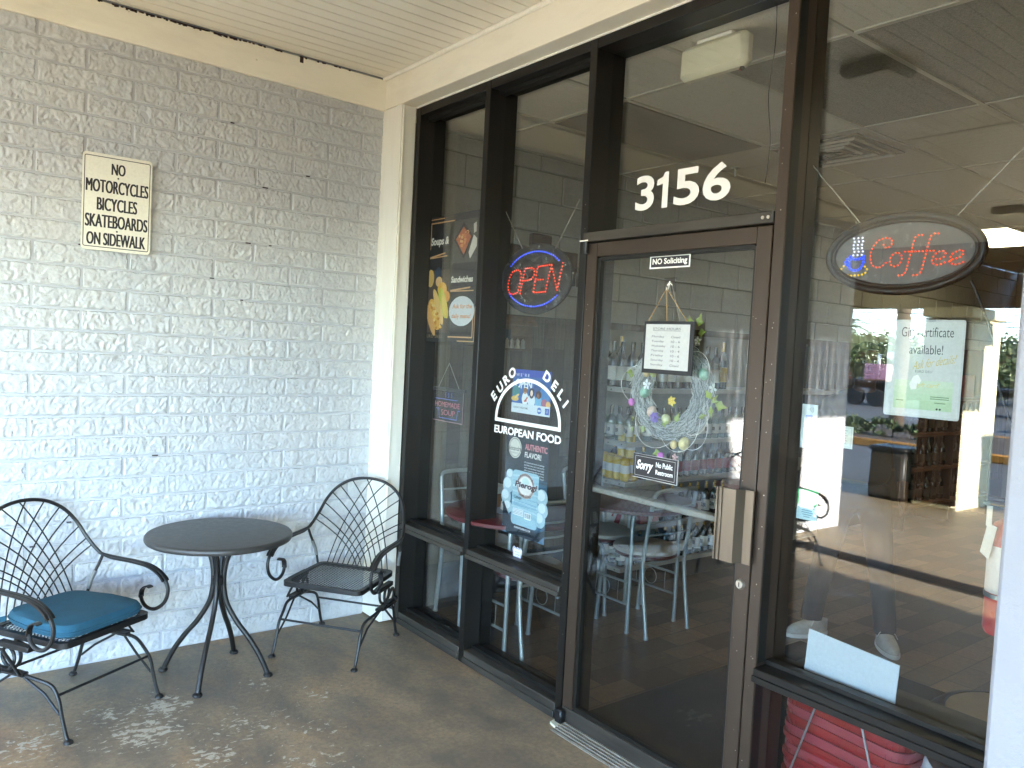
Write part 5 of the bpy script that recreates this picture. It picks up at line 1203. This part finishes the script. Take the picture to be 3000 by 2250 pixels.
MB().lathe([(.243, .40), (.252, .43), (.262, .47), (.264, .515), (.250, .552), (.225, .574), (.205, .578), (.200, .570)], bc, 48).build('bag_rim', 'black', t)
MB().lathe([(.0001, .570), (.202, .572), (.200, .577), (.0001, .578)], bc, 48).build('lid', 'tan_lid', t)
mb = MB()
for A, L in ((2.2, .10), (2.75, .07), (3.3, .05)):
    for k in range(6):
        a0, a1 = A + L * (k - 3) * .8, A + L * (k - 2) * .8; mb.add([(bc[0] + .2445 * cos(a0), bc[1] + .2445 * sin(a0), .40), (bc[0] + .2445 * cos(a1), bc[1] + .2445 * sin(a1), .40), (bc[0] + .262 * cos(a1), bc[1] + .262 * sin(a1), .33), (bc[0] + .262 * cos(a0), bc[1] + .262 * sin(a0), .33)], [(0, 1, 2, 3)])
mb.build('white_liner', flat('cfd6dc'), t)
t = thing('fire_extinguisher', 'red fire extinguisher with white label hanging beside the white pier', 'fire extinguisher', (.27, -3.33, .9))
MB().lathe([(.0001, .87), (.055, .875), (.062, .89), (.062, 1.17), (.05, 1.205), (.02, 1.225), (.0001, 1.225)], (.27, -3.335, 0), 24).build('cylinder', pmat('extinguisher_red', 'b4302a', .3), t)
MB().lathe([(.0625, 1.0), (.0632, 1.001), (.0632, 1.14), (.0625, 1.141)], (.27, -3.335, 0), 24).build('label', flat('d8d4cc'), t)
MB().lathe([(.016, 1.22), (.016, 1.25), (.0001, 1.25)], (.27, -3.335, 0), 12).box((.26, -3.35, 1.25), (.28, -3.25, 1.262), bev=.003).box((.26, -3.345, 1.268), (.28, -3.26, 1.28), bev=.003).build('valve', 'black', t)
MB().add([(.20, -3.29, 1.21), (.198, -3.275, 1.12), (.199, -3.30, 1.10), (.203, -3.315, 1.2)], [(0, 1, 2, 3)]).box((.199, -3.30, 1.2), (.202, -3.285, 1.26)).build('tag', flat('d6d0c0'), t)
MB().lathe([(.0625, .985), (.065, .985), (.065, .998), (.0625, .998)], (.27, -3.335, 0), 24).build('strap', 'steel', t)
# ================================================================== PERSON (standing inside, behind the glass)
def skin_mesh(verts, edges, root=0, sub=2):
    me = bpy.data.meshes.new('skin'); me.from_pydata([v[0] for v in verts], edges, []); o = bpy.data.objects.new('skin', me); col.objects.link(o)
    o.modifiers.new('s', 'SKIN'); sb = o.modifiers.new('u', 'SUBSURF'); sb.levels = sub; sb.render_levels = sub
    for d, v in zip(me.skin_vertices[0].data, verts): r = v[1]; d.radius = r if isinstance(r, tuple) else (r, r); d.use_root = False
    me.skin_vertices[0].data[root].use_root = True
    dg = bpy.context.evaluated_depsgraph_get(); m2 = bpy.data.meshes.new_from_object(o.evaluated_get(dg))
    bpy.data.objects.remove(o); bpy.data.meshes.remove(me)
    for p_ in m2.polygons: p_.use_smooth = True
    return m2
def mesh_child(name, me, mt, parent):
    me.materials.clear(); me.materials.append(mt if not isinstance(mt, str) else M[mt]); o = bpy.data.objects.new(name, me); col.objects.link(o); o.parent = parent; return o
pe = thing('person', 'person in dark clothes and grey canvas shoes standing inside behind the glass', 'person', (0, 0, 0), world=False)
SKIN = pmat('skin', '583b2d', .5, 0, .08, 20); DARK = pmat('dark_trouser_cloth', '1c1e24', .9, 0, .15, 30, .3, 200); SHIRT = pmat('dark_shirt_cloth', '22252b', .9, 0, .15, 30, .3, 200)
# local: faces -y; feet at the two spots seen in the photo
FL_, FR_ = (-.20, .04), (.20, -.05)
v = [((0, 0, .96), (.12, .09)), ((0, 0, 1.12), (.11, .08)), ((0, .01, 1.32), (.13, .085)), ((0, .02, 1.44), (.10, .07)), ((0, .01, 1.52), .055), ((0, -.01, 1.60), (.075, .09)), ((0, -.015, 1.69), (.08, .098)), ((0, .0, 1.755), (.06, .07)),
     ((-.10, 0, .86), .09), ((-.15, .01, .50), .06), ((FL_[0], .05, .10), .045), ((.10, 0, .86), .09), ((.15, -.02, .50), .06), ((FR_[0], -.03, .10), .045)]
e = [(0, 1), (1, 2), (2, 3), (3, 4), (4, 5), (5, 6), (6, 7), (0, 8), (8, 9), (9, 10), (0, 11), (11, 12), (12, 13)]
for s_ in (-1, 1):
    b_ = len(v); v += [((.17 * s_, .015, 1.40), .06), ((.235 * s_, .02, 1.16), .043), ((.225 * s_, -.10, .94), .030), ((.222 * s_, -.13, .88), (.018, .03))]; e += [(3, b_), (b_, b_ + 1), (b_ + 1, b_ + 2), (b_ + 2, b_ + 3)]
    for k in range(5):
        c_ = len(v); o_ = (-.03 + .016 * k) if k < 4 else -.045
        v += [((.222 * s_ - .004 * s_, -.14 + o_, .845), .0095), ((.215 * s_, -.15 + o_, .815 - (.004 if k in (1, 2) else 0) + (.02 if k == 4 else 0)), .008), ((.205 * s_, -.15 + o_, .79 + (.03 if k == 4 else 0)), .007)]; e += [(b_ + 3, c_), (c_, c_ + 1), (c_ + 1, c_ + 2)]
mesh_child('body', skin_mesh(v, e), SKIN, pe)
v = [((0, 0, .97), (.165, .125)), ((0, 0, 1.02), (.16, .12)), ((-.10, 0, .86), .105), ((-.15, .01, .50), .078), ((FL_[0], .05, .13), .068), ((FL_[0], .05, .055), .068), ((.10, 0, .86), .105), ((.15, -.02, .50), .078), ((FR_[0], -.03, .13), .068), ((FR_[0], -.03, .055), .068)]
mesh_child('trousers', skin_mesh(v, [(0, 1), (0, 2), (2, 3), (3, 4), (4, 5), (0, 6), (6, 7), (7, 8), (8, 9)]), DARK, pe)
v = [((0, 0, .93), (.20, .165)), ((0, 0, 1.06), (.195, .155)), ((0, 0, 1.18), (.18, .14)), ((0, .01, 1.33), (.18, .125)), ((0, .02, 1.45), (.15, .11)), ((0, .01, 1.535), .072)]; e = [(0, 1), (1, 2), (2, 3), (3, 4), (4, 5)]
for s_ in (-1, 1): b_ = len(v); v += [((.17 * s_, .015, 1.40), .073), ((.235 * s_, .02, 1.16), .055), ((.228 * s_, -.08, .97), .042)]; e += [(4, b_), (b_, b_ + 1), (b_ + 1, b_ + 2)]
mesh_child('shirt', skin_mesh(v, e), SHIRT, pe)
mb = MB().ball((0, .015, 1.70), (.092, .108, .095), 20, 12); mb.v = [(x, y, z) if not (y < -.02 and z < 1.73) else (x * .9, y * .6 + .02, z) for x, y, z in mb.v]; mb.build('hair', pmat('dark_hair', '2a1c14', .7), pe)
mb = MB()
for s_ in (-1, 1): mb.ball((.03 * s_, -.098, 1.675), .011, 10, 6, 0); mb.ball((.03 * s_, -.107, 1.675), .005, 8, 5, 1); mb.ball((.082 * s_, .0, 1.665), (.012, .022, .032), 10, 6, 2)
mb.ball((0, -.112, 1.645), (.014, .02, .022), 10, 6, 2); mb.ball((0, -.097, 1.605), (.026, .01, .007), 12, 6, 3); mb.build('face', [flat('e6e2dc'), flat('2a2018'), SKIN, flat('8c4f48')], pe)
def shoe(x, y, ang):
    mt = Matrix.Translation((x, y, 0)) @ Matrix.Rotation(R(ang), 4, 'Z'); mb = MB(); n = 24
    def sec(sx, sy, z, dy): return [mt @ Vector((sx * cos(2 * pi * k / n) * (1 + .12 * -sin(2 * pi * k / n)), dy + sy * sin(2 * pi * k / n), z)) for k in range(n)]
    R1 = [sec(.048, .140, .0, -.03), sec(.052, .145, .008, -.03), sec(.051, .144, .026, -.03)]; R2 = [sec(.049, .140, .027, -.03), sec(.048, .134, .05, -.025), sec(.044, .118, .07, -.008), sec(.04, .085, .088, .025), sec(.038, .07, .10, .04), sec(.030, .058, .098, .042), sec(.02, .04, .07, .045)]
    mb.add([p_ for L in R1 for p_ in L], [(i * n + k, i * n + (k + 1) % n, (i + 1) * n + (k + 1) % n, (i + 1) * n + k) for i in range(2) for k in range(n)] + [tuple(range(n))[::-1]], 1)
    mb.add([p_ for L in R2 for p_ in L], [(i * n + k, i * n + (k + 1) % n, (i + 1) * n + (k + 1) % n, (i + 1) * n + k) for i in range(6) for k in range(n)])
    for k in range(3): mb.tube([mt @ Vector((-.032, -.045 + k * .028, .075 + .008 * k)), mt @ Vector((0, -.05 + k * .028, .086 + .008 * k)), mt @ Vector((.032, -.045 + k * .028, .075 + .008 * k))], .003, 5, mi=1)
    mb.tube([mt @ Vector((-.01, .0, .10)), mt @ Vector((-.04, -.02, .105)), mt @ Vector((-.06, -.03, .08))], .0025, 5, mi=1).tube([mt @ Vector((.01, .0, .10)), mt @ Vector((.045, -.02, .10)), mt @ Vector((.055, -.04, .075))], .0025, 5, mi=1)
    mb.tube([mt @ Vector((-.042, -.10, .045)), mt @ Vector((-.02, -.115, .062)), mt @ Vector((.02, -.115, .062)), mt @ Vector((.042, -.10, .045))], .002, 5, mi=1)
    mb.build('shoe', [pmat('grey_canvas', 'b5b1a8', .9, 0, .12, 40, .3, 300), flat('d8d4cc')], pe)
shoe(FL_[0], .02, -62); shoe(FR_[0], -.06, 8)
pe.location = (2.17, -1.84, 0); pe.rotation_euler = (0, 0, R(-52))

# ================================================================== OUTDOORS, SEEN IN THE GLASS
def XR(xv): return .19 - xv
t = thing('litter_bin', 'square black litter bin with aggregate panels beside the cream pillar', 'bin', (-7.4, .62, 0))
MB().box((-7.62, .36, .0), (-7.19, .80, .60), bev=.02).box((-7.64, .34, .60), (-7.17, .82, .66), bev=.02).build('frame', 'black', t)
AG = pmat('exposed_aggregate', '4a443c', .9, 0, .8, 90, .8, 140); MB().box((-7.194, .39, .05), (-7.182, .77, .57), bev=.004).box((-7.6, .352, .05), (-7.22, .358, .57), bev=.002).build('panel', AG, t)
rt = random.Random(21)
LEAFS = [pmat('tree_leaf_dark', (.03, .055, .018), .6, 0, .4, 3), pmat('tree_leaf_mid', (.055, .085, .025), .6, 0, .4, 3), pmat('tree_leaf_light', (.10, .125, .035), .6, 0, .3, 3)]
BARK = pmat('bark', '4b3d31', .9, 0, .35, 6, .5, 20, (4, 4, .6))
def crown(mb, c, rad, n, sz):
    cl = [Vector((rt.gauss(0, .5), rt.gauss(0, .5), rt.gauss(0, .42))) for _ in range(max(6, n // 90))]
    for i in range(n):
        q = rt.choice(cl); p_ = q + Vector((rt.gauss(0, .2), rt.gauss(0, .2), rt.gauss(0, .16))); p_ = Vector((p_.x * rad[0], p_.y * rad[1], p_.z * rad[2])) + Vector(c)
        u = Vector((rt.gauss(0, 1), rt.gauss(0, 1), rt.gauss(0, 1))).normalized(); w_ = u.cross(Vector((rt.gauss(0, 1), rt.gauss(0, 1), rt.gauss(0, 1)))).normalized(); s_ = sz * rt.uniform(.5, 1.2)
        mb.add([p_ - u * s_, p_ + w_ * s_ * .45, p_ + u * s_, p_ - w_ * s_ * .45], [(0, 1, 2, 3)], rt.choice((0, 0, 1, 1, 2)))
def tree(x, y, h, rad, label, n=1300, sz=.28, grp='trees beyond the parking lot'):
    t = thing('tree', label, 'tree', (x, y, -.13), grp); mb = MB(); th_ = h - rad[2] * .9
    mb.tube([(x, y, -.2), (x + .1, y, th_ * .5), (x, y + .1, th_), (x + .05, y, h - .3)], [.22, .17, .12, .03], 8)
    for k in range(6):
        A = rt.uniform(0, 6.28); mb.tube([(x, y, th_ * .75), (x + cos(A) * rad[0] * .4, y + sin(A) * rad[1] * .4, th_ + rad[2] * .3), (x + cos(A) * rad[0] * .7, y + sin(A) * rad[1] * .7, h - rad[2] * .6)], [.09, .06, .02], 6)
    mb.build('trunk', BARK, t); m2 = MB(); crown(m2, (x, y, h - rad[2]), rad, n, sz); m2.build('crown', LEAFS, t)
TL = ['dark broad tree at the left of the far row', 'tall loose tree behind the flatbed trailer', 'dense mid green tree behind the pallet', 'low dark bushy tree in the far row', 'pale crowned tree in the far row', 'broad tree at the right of the far row', 'rounded tree standing furthest right', 'dark tree far left beside the palm']
for k, (xv, y, h, r_) in enumerate(((46, 22.5, 4.6, 2.6), (47, 19, 4.2, 2.4), (44, 16.2, 4.0, 2.4), (43, 13.2, 4.6, 2.6), (48, 11, 4.9, 2.6), (45, 6.5, 4.4, 2.6), (50, 2, 4.6, 2.8), (52, 26.5, 5.0, 3.0))):
    tree(XR(xv), y, h - .9, (r_, r_, r_ * .72), TL[k] + ', seen in the glass', 3200, .14)
for k in range(9): tree(XR(58 + (k % 3) * 3), -28 + k * 7.5, 3.9 + .3 * (k % 3), (3.6, 3.6, 1.9), ['dark tree', 'loose tree', 'rounded tree'][k % 3] + ' in the distant row, number seen from the left of the palms: ' + ['first', 'second', 'third', 'fourth', 'fifth', 'sixth', 'seventh', 'eighth', 'ninth'][k], 2000, .22)
def palm(x, y, h, label, nf=26, L=1.5, r0=.16):
    t = thing('palm_tree', label, 'palm', (x, y, -.13), 'palms seen in the glass'); mb = MB(); pr = []
    n = int(h / .14)
    mb.tube([(x + .03 * sin(k * .3), y, -.2 + (h + .2) * k / n) for k in range(n + 1)], [r0 * (1.12 if k % 2 else .96) * (1.25 - .35 * k / n) for k in range(n + 1)], 10); mb.build('trunk', BARK, t)
    m2 = MB()
    for k in range(nf):
        A = rt.uniform(0, 6.28); el = rt.uniform(-.7, 1.25); d = Vector((cos(A), sin(A), 0)); pts = []
        for j in range(8):
            u = j / 7; pts.append(Vector((x, y, h)) + d * (L * u * cos(el * (1 - .4 * u))) + Vector((0, 0, L * (u * sin(el) - .75 * u * u))))
        m2.tube(pts, [.012] * 7 + [.004], 4, mi=1); sd = d.cross(Vector((0, 0, 1)))
        for j in range(2, 8):
            for q in range(3):
                b_ = pts[j - 1].lerp(pts[j], q / 3); tg = (pts[j] - pts[j - 1]).normalized()
                for s_ in (-1, 1):
                    e_ = b_ + sd * s_ * L * .26 * (1.1 - j / 9) + tg * L * .12 - Vector((0, 0, L * .10)); m2.add([b_ - tg * .014, e_, b_ + tg * .014], [(0, 1, 2)], rt.choice((1, 2, 2)))
    m2.build('crown', LEAFS, t)
palm(XR(35.6), 17.2, 3.5, 'cabbage palm with ragged crown beyond the trailer, seen in the glass', 40, 1.5, .2)
palm(XR(18.2), 5.75, 6.6, 'tall palm trunk on the planted island, seen in the glass', 24, 2.2, .15)
t = thing('light_pole', 'slim grey parking lot light pole beside the cabbage palm', 'lamp post', (XR(33.8), 16.2, -.13))
MB().lathe([(.09, -.13), (.085, 5), (.07, 8.2), (.0001, 8.2)], (XR(33.8), 16.2, 0), 10).build('pole', 'alu', t); MB().box((XR(33.8) - .6, 16.0, 8.1), (XR(33.8) + .6, 16.4, 8.25), bev=.05).build('lamp_head', 'alu', t)
# planted island
t = struct('planted_island', MB().box((XR(19.5), 1.5, -.13), (XR(14.75), 7.5, .03), bev=.1), 'earth')
cb = MB(); P = [(XR(14.7), 1.4), (XR(14.7), 7.6), (XR(19.6), 7.6), (XR(19.6), 1.4)]
for (x0, y0), (x1, y1) in zip(P, P[1:] + P[:1]): cb.box((min(x0, x1) - .08, min(y0, y1) - .08, -.13), (max(x0, x1) + .08, max(y0, y1) + .08, .04), bev=.02)
single('island_curb', cb, pmat('orange_yellow_curb', 'a8742e', .8, 0, .25, 5), 'worn yellow concrete kerb round the planted island', 'kerb')
for k, (xv, y, r_) in enumerate(((15.9, 6.3, .34), (15.8, 5.75, .36), (16.0, 5.2, .36), (15.9, 4.7, .3), (16.6, 6.1, .34), (15.9, 4.15, .22))):
    t = thing('shrub', ['leftmost low green', 'second low green', 'middle low green', 'low green', 'rear low green', 'small low green'][k] + ' shrub on the planted island' + (' left of the palm trunk' if k == 3 else ''), 'shrub', (XR(xv), y, .03), 'shrubs on the planted island')
    MB().tube([(XR(xv), y, 0), (XR(xv), y, r_)], .02, 6).build('stem', BARK, t); mb = MB(); crown(mb, (XR(xv), y, r_ * .65 + .05), (r_ * 1.05, r_ * 1.05, r_ * .7), 420, .055); mb.build('foliage', LEAFS, t)
# flatbed trailer with brick pallet
t = thing('flatbed_trailer', 'dark flatbed trailer parked across the lot with dual axle wheels', 'trailer', (XR(32), 12.5, -.13)); x0, x1 = XR(33.6), XR(31.4)
mb = MB().box((x0, 6, .88), (x1, 15.3, 1.0), bev=.01).box((x0 + .5, 6, .66), (x1 - .5, 15.2, .88)); mb.build('deck', pmat('trailer_deck', '23201f', .7, 0, .3, 6), t)
mb = MB()
for k in range(6): mb.box((x1, 14.9 - k * 1.5, .93), (x1 + .005, 15.05 - k * 1.5, .97))
mb.build('reflector', flat('c9b8b0'), t)
for y in (14.15, 13.2):
    for xx in (x1 - .15, x0 + .15):
        wm = Matrix.Translation((xx, y, .27)) @ Matrix.Rotation(pi / 2, 4, 'Y')
        w_ = MB().lathe([(.22, -.12), (.38, -.12), (.40, -.09), (.40, .09), (.38, .12), (.22, .12)], (0, 0, 0), 28, mat=wm).build('wheel', 'rubber', t)
        MB().lathe([(.0001, .06), (.07, .06), (.09, .03), (.17, .05), (.22, .115), (.235, .115)], (0, 0, 0), 24, mat=wm).build('rim', 'alu', w_)
MB().box((x1 - .1, 14.9, .35), (x1, 15.25, .62)).box((x1 - .06, 10.2, .3), (x1 - .02, 12.2, .75), bev=.02).build('mud_flap', 'rubber', t)
MB().box((x0, 2.8, .2), (x1, 5.8, 2.9), bev=.12).build('cab', flat('c6c8cc'), t)
t = thing('brick_pallet', 'tall stack of pink paving slabs on a pallet on the trailer', 'pallet', (XR(32), 13.35, 1.0)); PKM = pmat('pink_slab', 'c08a9c', .8, 0, .15, 8)
for k in range(8): MB().box((XR(32.4), 12.75 + .01 * (k % 2), 1.06 + k * .085), (XR(31.5), 13.8 - .01 * (k % 2), 1.06 + k * .085 + .07), bev=.012).build('slab_layer', PKM, t)
MB().box((XR(32.4), 12.8, 1.001), (XR(31.5), 13.78, 1.055)).build('pallet_base', 'cardboard', t)
for k, y in enumerate((14.75, 15.05)):
    t = thing('traffic_drum', ['orange traffic drum nearer the pallet on the trailer', 'orange traffic drum at the very end of the trailer'][k], 'traffic drum', (XR(31.9), y, 1.0)); MB().lathe([(.16, 1.001), (.16, 1.05), (.13, 1.06), (.12, 1.26), (.09, 1.28), (.0001, 1.28)], (XR(31.9), y, 0), 14).build('body', flat('d8562a'), t); MB().lathe([(.128, 1.12), (.127, 1.18)], (XR(31.9), y, 0), 14).build('band', 'white_vinyl', t)
t = thing('sign_post', 'white lot sign on a post behind the trailer', 'sign', (XR(33.5), 14.2, -.13)); MB().box((XR(33.9), 14.3, -.13), (XR(33.8), 14.4, 2.2)).build('post', 'white_vinyl', t); MB().box((XR(33.9), 13.0, 2.05), (XR(33.8), 14.0, 2.3)).build('panel', 'white_vinyl', t)
t = thing('distant_store', 'long low shop with red roof across the road', 'building', (XR(62), -10, -.13)); MB().box((XR(68), -40, -.13), (XR(62), 2, 3.2)).build('wall', 'cream_stucco', t); MB().box((XR(68.5), -40.5, 3.2), (XR(61.4), 2.5, 4.2), bev=.1).build('roof', pmat('red_roof', '9a4a34', .8), t)
MB().box((XR(61.99), -38, .2), (XR(61.9), 0, 2.2)).build('window', 'bronze_dark', t)
t = thing('parked_car', 'dark blue car parked beyond the pillar', 'car', (XR(24), -1.5, -.13)); cx, cy_ = XR(24), -1.2; mb = MB()
prof = [(-2.1, .25), (-2.15, .6), (-1.9, .78), (-1.2, .84), (-.65, 1.25), (.7, 1.28), (1.35, .9), (2.0, .82), (2.15, .6), (2.1, .25)]
mb.prism([(cy_ + a_, b_ - .05) for a_, b_ in prof][::-1], lambda u, v_, w_: (cx + w_, u, v_), -.85, .85); mb.build('body', pmat('car_paint', '1f2c44', .3, .2, .05, 4, coat=.6), t)
MB().prism([(cy_ + a_, b_) for a_, b_ in ((-1.05, .83), (-.62, 1.16), (.64, 1.18), (1.15, .86))][::-1], lambda u, v_, w_: (cx + w_, u, v_), -.86, .86).build('window', 'bronze_dark', t)
for y in (-1.35, 1.3):
    for s_ in (-.8, .8):
        wm = Matrix.Translation((cx + s_, cy_ + y, .18)) @ Matrix.Rotation(pi / 2, 4, 'Y'); w_ = MB().lathe([(.2, -.1), (.31, -.1), (.31, .1), (.2, .1)], (0, 0, 0), 24, mat=wm).build('wheel', 'rubber', t); MB().lathe([(.0001, .08), (.2, .08), (.2, -.08), (.0001, -.08)], (0, 0, 0), 20, mat=wm).build('rim', 'alu', w_)
pl = MB()
for xv in (11.5,): pl.box((XR(xv), 9.6, -.126), (XR(xv - 3), 9.7, -.125)); pl.box((XR(xv), 6.9, -.126), (XR(xv - 3), 7.0, -.125)); pl.box((XR(xv), 3.9, -.126), (XR(xv - 3), 4.0, -.125)); pl.box((XR(xv), 1.0, -.126), (XR(xv - 3), 1.1, -.125))
struct('parking_lines', pl, 'white_vinyl')
pw = MB()
for z in (4.5, 4.8, 5.3): pw.tube([(XR(55), y, z + .0006 * (y - 5) ** 2) for y in range(-60, 61, 10)], .025, 4)
single('power_line', pw, 'black', 'thin dark overhead power lines beyond the parking lot', 'power line')
